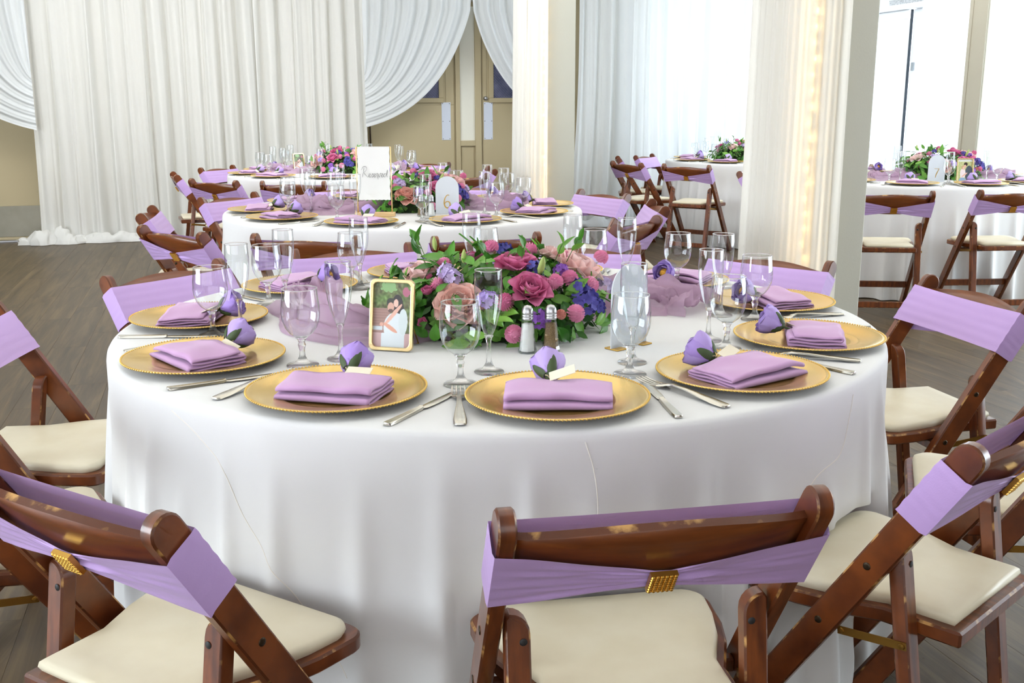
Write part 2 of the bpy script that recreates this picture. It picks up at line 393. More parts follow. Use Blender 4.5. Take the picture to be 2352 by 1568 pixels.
# doors behind the swags
def door(name, s0, s1, win0, win1, plate, lock=None, hinge_left=True):
    d = sbox(name, s0, s1, BW, BW + 0.035, 0.01, 2.12, 'door')
    # raised flush facings around the window
    sbox('door_panel', s0 + 0.01, s1 - 0.01, BW + 0.035, BW + 0.042, 0.02, win0 - 0.075, 'door', d, 0.002)
    sbox('door_panel', s0 + 0.01, win1[0] - 0.075, BW + 0.035, BW + 0.042, win0 - 0.07, 2.1, 'door', d, 0.002)
    sbox('door_panel', win1[1] + 0.075, s1 - 0.01, BW + 0.035, BW + 0.042, win0 - 0.07, 2.1, 'door', d, 0.002)
    for a in ((win1[0] - 0.05, win1[1] + 0.05, win0 - 0.05, win0), (win1[0] - 0.05, win1[1] + 0.05, 1.98, 2.03)):
        sbox('window_trim', a[0], a[1], BW + 0.035, BW + 0.055, a[2], a[3], 'door', d, 0.004)
    for a in ((win1[0] - 0.05, win1[0]), (win1[1], win1[1] + 0.05)):
        sbox('window_trim', a[0], a[1], BW + 0.035, BW + 0.055, win0, 1.98, 'door', d, 0.004)
    p = sbox('window_pane', win1[0], win1[1], BW + 0.036, BW + 0.04, win0, 1.98, 'pane_dark', d)
    mb = MB(); step = 0.028
    x = win1[0] - 0.62
    while x < win1[1]:
        for sg in (1, -1):
            a0 = max(0.0, (win1[0] - x)); a1 = min(0.615, win1[1] - x)
            if a1 > a0:
                z0, z1 = win0 + a0, win0 + a1
                if sg < 0: z0, z1 = win0 + 0.615 - a0, win0 + 0.615 - a1
                vv, ff = tube([RW(x + a0, BW + 0.0405, z0), RW(x + a1, BW + 0.0405, z1)], 0.0006, 3); mb.add(vv, ff)
        x += step
    obj('wire_grid', mb.mesh('wire_grid', 'wire'), p)['kind'] = 'stuff'
    pp = sbox('push_plate', plate[0], plate[1], BW + 0.042, BW + 0.045, 0.927, 1.32, 'pushplate', d, 0.001)
    for zz in (0.94, 1.123, 1.307):
        for ss in (plate[0] + 0.012, plate[1] - 0.012):
            vv, ff = lathe([(0, 0.002), (0.004, 0.0015), (0.0045, 0)], 8)
            mm = Matrix.Translation(RW(ss, BW + 0.045, zz)) @ Matrix.Rotation(TH, 4, 'Z') @ Matrix.Rotation(PI / 2, 4, 'X')
            obj('screw', mk('screw', [mm @ Vector(q) for q in vv], ff, 'bolt'), pp)
    if lock:
        vv, ff = lathe([(0, 0.022), (0.012, 0.022), (0.014, 0.018), (0.02, 0.014), (0.024, 0.004), (0.026, 0)], 20)
        mm = Matrix.Translation(RW(lock, BW + 0.042, 1.36)) @ Matrix.Rotation(TH, 4, 'Z') @ Matrix.Rotation(PI / 2, 4, 'X')
        lo = obj('deadbolt_lock', mk('deadbolt_lock', [mm @ Vector(q) for q in vv], ff, 'steel', True), d)
        vv, ff = box_vf(-0.002, 0.002, -0.007, 0.007, 0.0215, 0.0235)
        obj('keyhole', mk('keyhole', [mm @ Vector(q) for q in vv], ff, 'ink'), lo)
    return d
door('door_1', 1.60, 2.545, 1.365, (1.83, 2.372), (2.399, 2.497))
door('door_2', 2.845, 3.79, 1.365, (2.971, 3.52), (2.849 + 0.012, 2.949 + 0.012), lock=2.874 + 0.01)
t1 = sbox('trim_1', 2.547, 2.843, BW, BW + 0.03, 0, 2.35, 'door')
sbox('casing_strip', 2.55, 2.600, BW + 0.03, BW + 0.06, 0, 2.35, 'door', t1, 0.004)
sbox('casing_strip', 2.765, 2.835, BW + 0.03, BW + 0.06, 0, 2.35, 'door', t1, 0.004)
sbox('casing_rail', 2.600, 2.765, BW + 0.03, BW + 0.058, 0.86, 0.92, 'door', t1, 0.004)
sbox('infill_panel', 2.600, 2.765, BW + 0.03, BW + 0.036, 0.92, 2.3, 'offwhite', t1)
sbox('infill_panel', 2.612, 2.752, BW + 0.03, BW + 0.036, 0.05, 0.85, 'door', t1, 0.003)
sbox('trim_2', 1.53, 3.86, BW, BW + 0.06, 2.35, 2.5, 'column')
sbox('trim_3', 1.545, 1.598, BW, BW + 0.06, 0, 2.35, 'door')
vv, ff = tube([RW(1.63, BW + 0.05, 0.02), RW(1.63, BW + 0.05, 2.1)], 0.008, 8)
d1 = bpy.data.objects['door_1']; obj('hinge_rod', mk('hinge_rod', vv, ff, 'bolt', True), d1)
# third door at the far left with its steel kick plate
d3 = sbox('door_3', -3.0, -1.45, BW, BW + 0.04, 0.02, 2.12, 'door')
sbox('kick_plate', -2.95, -1.5, BW + 0.04, BW + 0.044, 0.05, 0.347, 'kick', d3, 0.001)
sbox('threshold', -3.0, -1.45, BW, BW + 0.09, 0.0, 0.018, 'steel', d3, 0.003)
# window wall on the right
wr = obj('wall_right', None); wr['kind'] = 'structure'
sbox('wall_header', RS, RS + 0.2, -11.1, 6.85, 2.42, 3.5, 'ceil', wr)
sbox('wall_panel', RS, RS + 0.2, -11.25, -10.9, 0, 3.5, 'wall', wr)
sbox('wall_panel', RS, RS + 0.2, 0.5, 6.85, 0, 3.5, 'wall', wr)
pier = sbox('wall_pier', 6.55, 7.0, -8.02, -7.85, 0, 3.5, 'offwhite', wr, 0.004)
sbox('pier_trim', 6.53, 6.549, -8.04, -7.855, 0, 3.5, 'pier', wr, 0.003)
sbox('pier_trim', 6.52, 6.549, -8.07, -8.03, 0, 3.5, 'pier', wr, 0.003)
w1 = obj('window_1', None); w1['kind'] = 'structure'
hd = sbox('door_header', RS - 0.03, RS + 0.08, -10.9, -8.02, 2.225, 2.42, 'whiteframe', w1, 0.004)
for nm, a in (('door_rail', (RS, RS + 0.05, -10.9, -9.44, 2.13, 2.222)), ('door_stile', (RS, RS + 0.05, -9.52, -9.41, 0.12, 2.13)), ('door_stile', (RS, RS + 0.05, -10.9, -10.82, 0.12, 2.13)), ('door_rail', (RS, RS + 0.05, -10.9, -9.41, 0.0, 0.12)),
               ('door_stile', (RS + 0.02, RS + 0.07, -9.38, -9.27, 0.1, 2.13)), ('door_rail', (RS + 0.02, RS + 0.07, -9.38, -8.02, 2.13, 2.222)), ('door_rail', (RS + 0.02, RS + 0.07, -9.38, -8.02, 0, 0.1)), ('door_stile', (RS + 0.02, RS + 0.07, -9.22, -9.16, 0.1, 2.13))):
    sbox(nm, *a, 'whiteframe', w1, 0.004)
sbox('gasket', RS - 0.004, RS + 0.02, -9.402, -9.389, 0.0, 2.22, 'darkline', w1)
sbox('latch', RS + 0.005, RS + 0.021, -9.35, -9.31, 1.62, 1.70, 'signtext', w1, 0.003)
sbox('window_pane', RS + 0.02, RS + 0.026, -10.82, -9.52, 0.12, 2.13, 'pane', w1)
sbox('window_pane', RS + 0.04, RS + 0.046, -9.16, -8.02, 0.1, 2.13, 'pane', w1)
w3 = obj('window_3', None); w3['kind'] = 'structure'
sbox('window_frame', RS - 0.02, RS + 0.08, -7.85, 0.5, 2.3, 2.42, 'whiteframe', w3, 0.004)
for q in (-6.0, -4.0, -2.0): sbox('window_frame', RS, RS + 0.06, q - 0.05, q + 0.05, 0, 2.3, 'whiteframe', w3, 0.004)
sbox('window_pane', RS + 0.03, RS + 0.036, -7.85, 0.5, 0.05, 2.3, 'pane', w3)
# notice on the header
fc = bpy.data.curves.new('notice', 'FONT'); fc.body = 'THIS DOOR MUST REMAIN UNLOCKED DURING BUSINESS HOURS'; fc.size = 0.05; fc.align_x = 'CENTER'; fc.align_y = 'CENTER'
fo = bpy.data.objects.new('tmp', fc); C.objects.link(fo); bpy.context.view_layer.update()
me = bpy.data.meshes.new_from_object(fo.evaluated_get(bpy.context.evaluated_depsgraph_get())); bpy.data.objects.remove(fo)
xs = [p.co.x for p in me.vertices]; kx = 0.60 / (max(xs) - min(xs))
me.materials.clear(); me.materials.append(M['signtext'])
mm = Matrix.Translation(RW(RS - 0.0315, -9.43, 2.302))
for p in me.vertices: p.co = mm @ (N * (p.co.x * kx) + Vector((0, 0, p.co.y * 1.35)) + U * (-0.0005 + p.co.z))
obj('door_notice_text', me, hd)

# ------------------------------------------------------------------ curtains
def curtain_mesh(name, s0, s1, nn, z0, z1, nf, amp, mat, seed, nu=520, nv=34, flare=0.0, gather=0.0, lean=0.0):
    rnd = random.Random(seed)
    ks = [(nf * rnd.uniform(0.55, 1.0), rnd.uniform(0, 6.28), rnd.uniform(0.6, 1)) for _ in range(3)] + [(nf * rnd.uniform(1.4, 2.3), rnd.uniform(0, 6.28), 0.35), (nf * 0.23, rnd.uniform(0, 6.28), 0.8)]
    def fn(u_, v_):
        z = z1 + (z0 - z1) * v_
        wob = 0.012 * math.sin(v_ * 3 + u_ * 9)
        t = u_ + wob * 0.4
        d = 0
        for k, ph, a in ks:
            q = math.sin(2 * PI * k * t + ph + 0.5 * math.sin(2.2 * v_ + ph))
            d += a * (q if a < 0.5 else math.copysign(abs(q) ** 0.7, q))
        d *= amp * (0.6 + 0.55 * v_) / 2.0
        s = s0 + (s1 - s0) * u_ + lean * v_ * (u_ - 0.3)
        s += flare * (v_ ** 4) * (u_ - 0.5) + 0.012 * math.sin(40 * u_ + 3 * v_)
        off = d + gather * max(0, v_ - 0.93) * 6 * (0.5 + 0.5 * math.sin(60 * u_))
        return RW(s, nn + off, z)
    v, f = grid(nu, nv, fn)
    return mk(name, v, f, mat, True)
# main cream backdrop, in three overlapping widths
for i, (a, b, sd) in enumerate(((-1.58, -0.52, 3), (-0.55, 0.52, 11), (0.48, 1.57, 23))):
    o = obj('drape_panel', curtain_mesh('drape_panel', a, b, -10.80 + 0.015 * (i % 2), 0.015, 3.4, 8.5, 0.045, 'curtain', sd, 260, 30, flare=0.05 if i == 0 else 0.02))
    tag(o, ('leftmost cream drape width, ending in a puddle on the floor', 'middle cream drape width of the long backdrop', 'cream drape width next to the swag over the doors')[i], 'curtain', 'cream backdrop drapes')
# puddled hem of the leftmost width
def puddle(name, s0, s1, nn, depth, h, seed, mat='curtain', label=None, parent=None):
    def fn(u_, v_):
        a = PI * v_
        k = noise.noise(Vector((u_ * 7 + seed, v_ * 2.0, 0.3)))
        k2 = noise.noise(Vector((u_ * 16 + seed, v_ * 5.0, 1.3)))
        env = math.sin(PI * min(max(u_, 0.02), 0.98)) ** 0.4
        r = 1 + 0.35 * k + 0.16 * k2
        s = s0 + (s1 - s0) * u_ + 0.03 * k2
        z = max(0.004, h * env * r * math.sin(a) * (0.55 + 0.45 * abs(math.sin(9 * u_ + seed))))
        return RW(s, nn - depth * math.cos(a) * env * (0.7 + 0.5 * k), z)
    v, f = grid(90, 18, fn)
    return obj(name, mk(name, v, f, mat, True), parent)
dp = bpy.data.objects['drape_panel']
puddle('puddled_hem', -1.80, -1.2, -10.74, 0.13, 0.16, 2.0, parent=dp)
puddle('puddled_hem', -1.35, -0.55, -10.76, 0.10, 0.11, 5.0, parent=dp)
# swags gathered to one side
def swag(name, tie, apex, ztie0, ztie1, zapex, nn, seed, nfold, label, ctrl=0.8, ctrlz=0.25, a0=0.0):
    rnd = random.Random(seed)
    def fn(u_, v_):
        a = a0 + (1 - a0) * u_
        ts = tie[0] + (apex - tie[0]) * a
        top = Vector((ts, 3.4)); low = Vector((tie[0], ztie0 + (ztie1 - ztie0) * a))
        zs = zapex + (1 - a) * 0.0
        # upper straight part to zapex, then a curve to the tie
        if v_ < 0.3:
            q = v_ / 0.3; s = ts; z = 3.4 + (zs - 3.4) * q
        else:
            q = (v_ - 0.3) / 0.7
            P0 = Vector((ts, zs)); P2 = low
            P1 = Vector((tie[0] + (ts - tie[0]) * ctrl, P2.y + (P0.y - P2.y) * ctrlz))
            B = P0 * (1 - q) ** 2 + P1 * 2 * q * (1 - q) + P2 * q * q
            s, z = B.x, B.y
        w_ = (1 - 0.65 * max(0, v_ - 0.3) / 0.7)
        d = (0.022 * math.sin(2 * PI * nfold * a + 1.3) + 0.010 * math.sin(2 * PI * nfold * 2.3 * a + seed) + 0.01 * math.sin(2 * PI * nfold * 0.4 * a)) * w_
        return RW(s, nn + d + 0.04 * v_, z)
    v, f = grid(170, 40, fn)
    return tag(obj(name, mk(name, v, f, 'sheer', True)), label, 'curtain', 'swagged curtains')
swag('swag_curtain', (1.54,), 2.65, 1.62, 1.075, 2.25, -10.74, 4, 7, 'white swag curtain gathered left, baring the left door with a push plate', 0.74, 0.16)
swag('swag_curtain', (3.70,), 2.67, 1.55, 1.00, 2.25, -10.74, 9, 7, 'white swag curtain gathered right behind the slim lit column', 0.80, 0.30)
swag('swag_curtain', (-1.53,), -2.65, 1.62, 1.075, 2.25, -10.70, 6, 7, 'white swag curtain at the far left edge above the kick plate door', 0.74, 0.16)
# bright sheers on the back wall at the right and on the window wall
for i, (a, b, sd) in enumerate(((3.80, 5.0, 31), (4.97, 6.62, 37))):
    o = obj('sheer_curtain', curtain_mesh('sheer_curtain', a, b, -10.72 + 0.02 * i, 0.012, 3.4, 12 if i else 7.5, 0.07 if i == 0 else 0.05, 'sheer', sd, 300, 28, flare=0.25 if i == 0 else 0.05))
    tag(o, ('white sheer curtain hanging just right of the slim lit column', 'bright white sheer curtain behind the far table by the thick column')[i], 'curtain', 'white sheers on the back wall')
sc = [q for q in bpy.data.objects if q.name.startswith('sheer_curtain')][0]
puddle('puddled_hem', 3.75, 4.5, -10.62, 0.16, 0.12, 8.0, 'sheer', parent=sc)
def rcurtain(n0, n1, s, nf, seed, label):
    rnd = random.Random(seed); ph = rnd.uniform(0, 6)
    def fn(u_, v_):
        d = 0.028 * math.sin(2 * PI * nf * u_ + ph) + 0.014 * math.sin(2 * PI * nf * 2.3 * u_ + ph * 2 + v_)
        return RW(s + d, n0 + (n1 - n0) * u_, 3.4 + (0.02 - 3.4) * v_)
    v, f = grid(200, 20, fn)
    tag(obj('sheer_curtain', mk('sheer_curtain', v, f, 'sheer', True)), label, 'curtain')
rcurtain(-9.02, -8.06, 6.77, 6, 2, 'white sheer covering the right leaf of the glazed patio door')
rcurtain(-7.8, -5.8, 6.79, 11, 5, 'white sheer right of the tan window pier at the picture edge')

# ------------------------------------------------------------------ columns with lit drapes
def column(cx, cy, label_c, label_d, label_l, light_u, a=0.37, cover=0.5, flare=0.04):
    base = Vector((cx, cy, 0)); h = a / 2
    def W(uu, nn, z): return base + U * uu + N * nn + Vector((0, 0, z))
    mb = MB(); v, f = box_vf(-h, h, -h, h, 0, 3.5); mb.add([W(*p) for p in v], [tuple(reversed(q)) for q in f])
    me = bevel_me(mb.mesh('column', 'column'), 0.006)
    tag(obj('column', me), label_c, 'column')
    # drape path: behind the left face, round the near corner, part of the front face
    g = 0.045
    path = [(-h + 0.08, -h - g), (-h - g, -h - g), (-h - g * 1.2, 0), (-h - g, h + g), (-h + a * cover, h + g)]
    seg = [0]
    for i in range(1, len(path)): seg.append(seg[-1] + math.dist(path[i], path[i - 1]))
    def at(t):
        d = t * seg[-1]
        for i in range(1, len(path)):
            if d <= seg[i] + 1e-9:
                k = (d - seg[i - 1]) / (seg[i] - seg[i - 1]); return (path[i - 1][0] + (path[i][0] - path[i - 1][0]) * k, path[i - 1][1] + (path[i][1] - path[i - 1][1]) * k)
        return path[-1]
    def fn(u_, v_):
        x = sum(at(min(1, max(0, u_ + e)))[0] for e in (-0.05, -0.025, 0, 0.025, 0.05)) / 5
        y = sum(at(min(1, max(0, u_ + e)))[1] for e in (-0.05, -0.025, 0, 0.025, 0.05)) / 5
        if u_ > 0.97: x, y = at(u_)
        r = math.hypot(x, y); dx, dy = x / r, y / r
        d = 0.012 * math.sin(2 * PI * 7 * u_ + v_) + 0.007 * math.sin(2 * PI * 17 * u_ + 2 * v_ + 1) + flare * v_ ** 1.6 * (1 - u_ * 0.7)
        return W(x + dx * d, max(y + dy * d, -9) if not (u_ > 0.7 and y + dy * d < h + 0.02) else h + 0.02, 3.45 + (0.01 - 3.45) * v_)
    v, f = grid(150, 30, fn)
    tag(obj('column_drape', mk('column_drape', v, f, 'coldrape', True)), label_d, 'drape')
    st = thing('string_light', label_l, 'string light')
    lu = light_u
    vv, ff = tube([W(lu + 0.006 * math.sin(k * 1.7), h + 0.02, 0.1 + k * 0.1) for k in range(34)], 0.0015, 4)
    obj('wire', mk('wire', vv, ff, 'wiregreen'), st)
    bme = None
    for k in range(46):
        vv, ff = ball((0, 0, 0), 0.006, 8, 6)
        if bme is None: bme = mk('bulb', vv, ff, 'bulb', True)
        obj('bulb', bme, st, W(lu + 0.012 * math.sin(k * 2.4), h + 0.022, 0.16 + k * 0.07))
column(1.475, 5.13, 'thick grey square column at right, its near face bare', 'ivory sheer drape lit from within on the thick right column', 'warm string light glowing inside the thick right column drape', -0.17)
column(0.315, 9.2, 'slim looking grey square column in front of the back wall', 'ivory sheer drape lit from within on the slim middle column', 'warm string light glowing inside the slim middle column drape', -0.10, cover=0.30, flare=0.05)

# ------------------------------------------------------------------ folding chair prototype (faces +Y, origin on the floor)
SLOPE = 0.64; TY = -0.21; TZ = 0.785
_l = math.hypot(SLOPE, 1); ET = (SLOPE / _l, -1 / _l); EN = (1 / _l, SLOPE / _l)     # along the post (down) and its front normal, in (y, z)
def PT(x, t, n): return Vector((x, TY + t * ET[0] + n * EN[0], TZ + t * ET[1] + n * EN[1]))
def chair_proto():
    kids = []
    W2 = 0.026
    def tend(n): return (TZ + n * EN[1]) / -ET[1]
    prof = [(tend(W2), W2)] + [(W2 + W2 * -math.sin(a), W2 * math.cos(a)) for a in [PI * k / 10 for k in range(11)]] + [(tend(-W2), -W2)]
    xo = 0.215
    post = MB(); v, f = prism(prof, -0.0125, 0.0125, lambda a, b, h: PT(h, a, b)); post.add(v, f)
    pme = smooth_angle(bevel_me(fixn(post.mesh('back_post', ['wood', 'worn'])), 0.003, 1, 1))
    blt = MB(); v, f = lathe([(0, 0.0015), (0.0035, 0.0012), (0.0065, 0.001), (0.007, 0)], 10); blt.add(v, f)
    bolt_r = blt.mesh('bolt', 'bolt', True)
    for sx in (-1, 1):
        bolts = []
        for tt in (0.29, 0.44):
            p = PT(sx * 0.0127, tt, 0.004)
            bolts.append(node('bolt', bolt_r, mat=Matrix.Translation(p) @ Matrix.Rotation(sx * PI / 2, 4, 'Y')))
        kids.append(node('back_post', pme, bolts, Matrix.Translation((sx * xo, 0, 0))))
    # rear legs: rounded top, standing inside the posts
    zt = 0.585; hw = 0.0185
    rp = [(-hw, 0)] + [(-hw + 0.03 - 0.03 * math.cos(a), zt - 0.03 + 0.03 * math.sin(a)) for a in [PI / 2 * k / 5 for k in range(6)]] + [(hw - 0.006, zt), (hw, zt - 0.006), (hw, 0)]
    def rl(sx):
        def ax(a, b, h): return Vector((sx * (0.1795 + a), -0.165 + 0.085 * (b / zt) + h, b))
        v, f = prism(rp, -0.014, 0.014, ax); me = mk('rear_leg', v, f, ['wood', 'worn']); return smooth_angle(bevel_me(fixn(me), 0.003, 1, 1))
    for sx in (-1, 1):
        v, f = lathe([(0, 0.0008), (0.0055, 0.0008), (0.006, 0)], 10)
        hole = node('bolt', mk('leg_bolt', v, f, 'ink', True), mat=Matrix.Translation((sx * 0.172, -0.165 + 0.085 * 0.93 - 0.0142, 0.545)) @ Matrix.Rotation(PI / 2, 4, 'X'))
        kids.append(node('rear_leg', rl(sx), [hole]))
    # stretchers
    def bar(x0, x1, y0, y1, z0, z1, name, bv=0.003):
        v, f = box_vf(x0, x1, y0, y1, z0, z1); return bevel_me(mk(name, v, f, ['wood', 'worn']), bv, 1, 1)
    kids.append(node('stretcher', bar(-0.162, 0.162, -0.164, -0.146, 0.07, 0.108, 'rear_stretcher')))
    yf = TY + SLOPE * (TZ - 0.16); kids.append(node('stretcher', bar(-0.204, 0.204, yf - 0.009, yf + 0.009, 0.14, 0.18, 'front_stretcher')))
    yu = TY + SLOPE * (TZ - 0.40); 
    kids.append(node('stretcher', bar(-0.204, 0.204, yu - 0.012, yu + 0.010, 0.385, 0.410, 'seat_stretcher')))
    # seat
    def plan(ins):
        p = [(-0.153 + ins, -0.185 + ins), (0.153 - ins, -0.185 + ins), (0.157 - ins, -0.05), (0.190 - ins, 0.03), (0.205 - ins, 0.09)]
        cr = 0.035
        p += [(0.212 - ins - cr + cr * math.cos(a), 0.20 - ins - cr + cr * math.sin(a)) for a in [PI / 2 * k / 5 for k in range(6)]]
        q = [(-x, y) for x, y in reversed(p[2:])]
        return p + q
    v, f = prism(plan(0), 0.415, 0.443, lambda a, b, h: Vector((a, b, h)))
    kids.append(node('seat_frame', smooth_angle(bevel_me(fixn(mk('seat_frame', v, f, ['wood', 'worn'])), 0.004, 1, 1))))
    def cpl(ins, z, k): return [(x, y, z) for x, y in plan(ins)]
    mb = MB(); rings = [(0.020, 0.443), (0.016, 0.451), (0.018, 0.459), (0.025, 0.464), (0.06, 0.467)]
    n = len(plan(0.01)); vs = []
    for i, z in rings: vs += cpl(i, z, 0)
    ff = [(j * n + i, j * n + (i + 1) % n, (j + 1) * n + (i + 1) % n, (j + 1) * n + i) for j in range(len(rings) - 1) for i in range(n)] + [tuple(range((len(rings) - 1) * n, len(rings) * n))]
    kids.append(node('seat_cushion', fixn(mk('seat_cushion', vs, ff, 'cushion', True)), label='cream vinyl seat cushion'))
    # brass folding brackets under the seat sides
    for sx in (-1, 1):
        mb = MB(); v, f = box_vf(-0.0015, 0.0015, -0.062, 0.062, -0.007, 0.007); mb.add(v, f)
        for yy in (-0.055, 0.055):
            v, f = lathe([(0, 0.0045), (0.005, 0.004), (0.006, 0.0015)], 8); mb.add([Matrix.Translation((0, yy, 0)) @ Matrix.Rotation(sx * PI / 2, 4, 'Y') @ Vector(q) for q in v], f)
        kids.append(node('bracket', mb.mesh('bracket', 'brass'), mat=Matrix.Translation((sx * 0.2005, -0.055, 0.404)) @ Matrix.Rotation(-0.12, 4, 'X'), label='brass folding bracket'))
    # curved crest panel
    def panel(u_, v_):
        x = -0.203 + 0.406 * u_; c = 1 - (x / 0.203) ** 2
        t0 = 0.044 - 0.034 * (c ** 1.3); t1 = 0.135 + 0.015 * c
        return x, t0 + (t1 - t0) * v_, -0.002 - 0.024 * c
    nu, nv = 25, 5; vs = []; ff = []; mi = []
    for side in (0.006, -0.006):
        for j in range(nv):
            for i in range(nu):
                x, t, n_ = panel(i / (nu - 1), j / (nv - 1)); vs.append(PT(x, t, n_ + side))
    S = nu * nv
    for j in range(nv - 1):
        for i in range(nu - 1):
            a = j * nu + i; ff.append((a, a + 1, a + nu + 1, a + nu)); mi.append(0); ff.append((S + a + nu, S + a + nu + 1, S + a + 1, S + a)); mi.append(0)
    for i in range(nu - 1):
        ff.append((i + 1, i, S + i, S + i + 1)); mi.append(1); b = (nv - 1) * nu + i; ff.append((b, b + 1, S + b + 1, S + b)); mi.append(1)
    for j in range(nv - 1):
        a = j * nu; ff.append((a, a + nu, S + a + nu, S + a)); mi.append(0); a = j * nu + nu - 1; ff.append((a + nu, a, S + a, S + a + nu)); mi.append(0)
    me = fixn(mk('backrest', vs, ff, ['wood_in', 'worn'], False, mi)); me.polygons.foreach_set('use_smooth', [m == 0 for m in mi])
    kids.append(node('backrest', me))
    # stretch band: flat in front, pinched into a bow behind
    TC, HH, X0, NF = 0.112, 0.060, 0.2305, 0.030
    loop = []
    for i in range(17): loop.append((-X0 + 2 * X0 * i / 16, NF, 0, 'f'))
    for i in range(1, 6): loop.append((X0 + 0.001, NF - 2 * NF * i / 6, 0, 's'))
    nb = 40
    for i in range(nb + 1): loop.append((X0 - 2 * X0 * i / nb, -NF, 1, 'b'))
    for i in range(1, 6): loop.append((-X0 - 0.001, -NF + 2 * NF * i / 6, 0, 's'))
    nv = 25; vs = []; ff = []
    for j in range(nv):
        q = -1 + 2 * j / (nv - 1)
        for (x, n_, bk, ty) in loop:
            hh = HH; nn_ = n_; tc = TC
            if ty == 'f':
                e = 1 - (x / X0) ** 2; hh = HH * (1 - 0.05 * e); nn_ = n_ + 0.0006 * math.sin(14 * q + 3 * x)
            elif ty == 'b':
                k = abs(x) / X0; kk = max(0.0, (k - 0.06) / 0.94)
                hh = 0.0175 + (HH - 0.0175) * kk ** 0.85; e = 1 - k
                wr = 0.006 * e ** 0.5 * (abs(noise.noise(Vector((x * 5, q * 3.1, 1.7)))) + 0.55 * noise.noise(Vector((x * 9, q * 7.3, 4.1)))) * min(1, k * 12 + 0.4)
                nn_ = n_ - 0.010 * e - wr; tc = TC + 0.004 * math.sin(x * 9)
            else: nn_ = n_; x = x + 0.0006 * math.sin(19 * q + n_ * 60) * (0.5 + 0.5 * math.sin(5 * q))
            vs.append(PT(x, tc + hh * q, nn_))
    nl = len(loop)
    for j in range(nv - 1):
        for i in range(nl): ff.append((j * nl + i, j * nl + (i + 1) % nl, (j + 1) * nl + (i + 1) % nl, (j + 1) * nl + i))
    sm = mk('sash', vs, ff, 'sash', True)
    try: sm.set_sharp_from_angle(angle=0.9)
    except Exception: pass
    mb = MB(); v, f = box_vf(-0.019, 0.019, -0.0195, 0.0195, -0.004, 0.0035); mb.add(v, f)
    for r_ in range(7):
        for c_ in range(6):
            v, f = ball((-0.0158 + c_ * 0.0063, -0.0165 + r_ * 0.0055, 0.0035), 0.003, 6, 4); mb.add(v, f)
    bk = mb.mesh('buckle', 'gold', False)
    fr = Matrix(((1, 0, 0, 0), (0, ET[0], -EN[0], 0), (0, ET[1], -EN[1], 0), (0, 0, 0, 1)))
    bmat = Matrix.Translation(PT(0, TC, -0.0465)) @ fr
    kids.append(node('sash', sm, [node('buckle', bk, mat=bmat, label='gold beaded buckle pinching the sash')], label='lavender stretch sash around the backrest'))
    return node('folding_chair', None, kids)
CH = chair_proto()
chairs = {}
def chair(table, mx, my, face, label, rr=0.0):
    """mx,my: middle between the post tops; face: heading angle in degrees"""
    a = math.radians(face); d = Vector((math.cos(a), math.sin(a), 0))
    o = Vector((mx, my, 0)) - d * TY
    place(CH, o, a - PI / 2, label, 'chair', 'lavender sashed wooden folding chairs')
    chairs.setdefault(table, []).append((o, a))
T = {'T1': Vector((-0.033, 2.569, 0)), 'T6': Vector((-0.56, 5.47, 0)), 'T3': Vector((-1.40, 8.52, 0)), 'T4': Vector((2.42, 10.3, 0)), 'T7': Vector((3.0, 7.68, 0))}
def chair_at(table, ang, r, label, twist=0.0):
    c = T[table]; a = math.radians(ang); chair(table, c.x + r * math.cos(a), c.y + r * math.sin(a), ang + 180 + twist, label)
def chair_xy(table, x, y, label, face=None, twist=0):
    c = T[table]
    if face is None: face = math.degrees(math.atan2(c.y - y, c.x - x)) + twist
    chair(table, x, y, face, label)
# front table
chair_xy('T1', 0.204, 1.265, 'wooden folding chair seen from behind at bottom centre, gold buckle in full view')
chair_xy('T1', -0.636, 1.335, 'wooden folding chair in the bottom left corner, its right post in front', face=58)
chair_xy('T1', -1.385, 2.50, 'wooden folding chair at the left edge, white seat touching the front tablecloth')
chair_at('T1', -147, 1.36, 'wooden folding chair at left mostly cut off, only its seat corner showing')
chair_at('T1', 146.0, 1.315, 'wooden folding chair facing right at front table, behind its left end plate')
chair_at('T1', 114.2, 1.36, 'wooden folding chair facing us behind front table, left of the flowers')
chair_at('T1', 77.4, 1.325, 'wooden folding chair facing us behind front table, right above the flowers')
chair_at('T1', 46, 1.345, 'wooden folding chair facing us behind front table, before the thick column')
chair_xy('T1', 1.327, 2.89, 'wooden folding chair at right edge facing left, pink lit sash front')
chair_at('T1', -19.5, 1.40, 'wooden folding chair at right edge, only white seat and a post showing')
chair_xy('T1', 0.862, 1.635, 'wooden folding chair at bottom right, slanted post across its white seat')
# table with the number six sign
chair_xy('T6', -0.83, 4.124, 'wooden folding chair backing onto the front table, left of the reserved sign')
chair_xy('T6', -0.095, 4.127, 'wooden folding chair backing onto the front flowers, below the number six sign')
chair_xy('T6', -1.445, 4.36, 'wooden folding chair left of number six table, pale bow and buckle turned left')
chair_xy('T6', -1.84, 5.20, 'wooden folding chair left of number six table, pale sash front by the curtain')
chair_xy('T6', -1.66, 6.08, 'wooden folding chair facing right behind the left end of number six table')
chair_xy('T6', 0.56, 6.24, 'wooden folding chair facing left behind the right end of number six table')
chair_xy('T6', 0.79, 5.50, 'wooden folding chair right of number six table, pink sash front turned left')
chair_xy('T6', 0.58, 4.66, 'wooden folding chair right of number six table, pale bow turned to the right', twist=4)
chair_at('T6', 113, 1.36, 'wooden folding chair behind number six table, left of the reserved sign')
chair_at('T6', 76, 1.36, 'wooden folding chair behind number six table and its flowers')
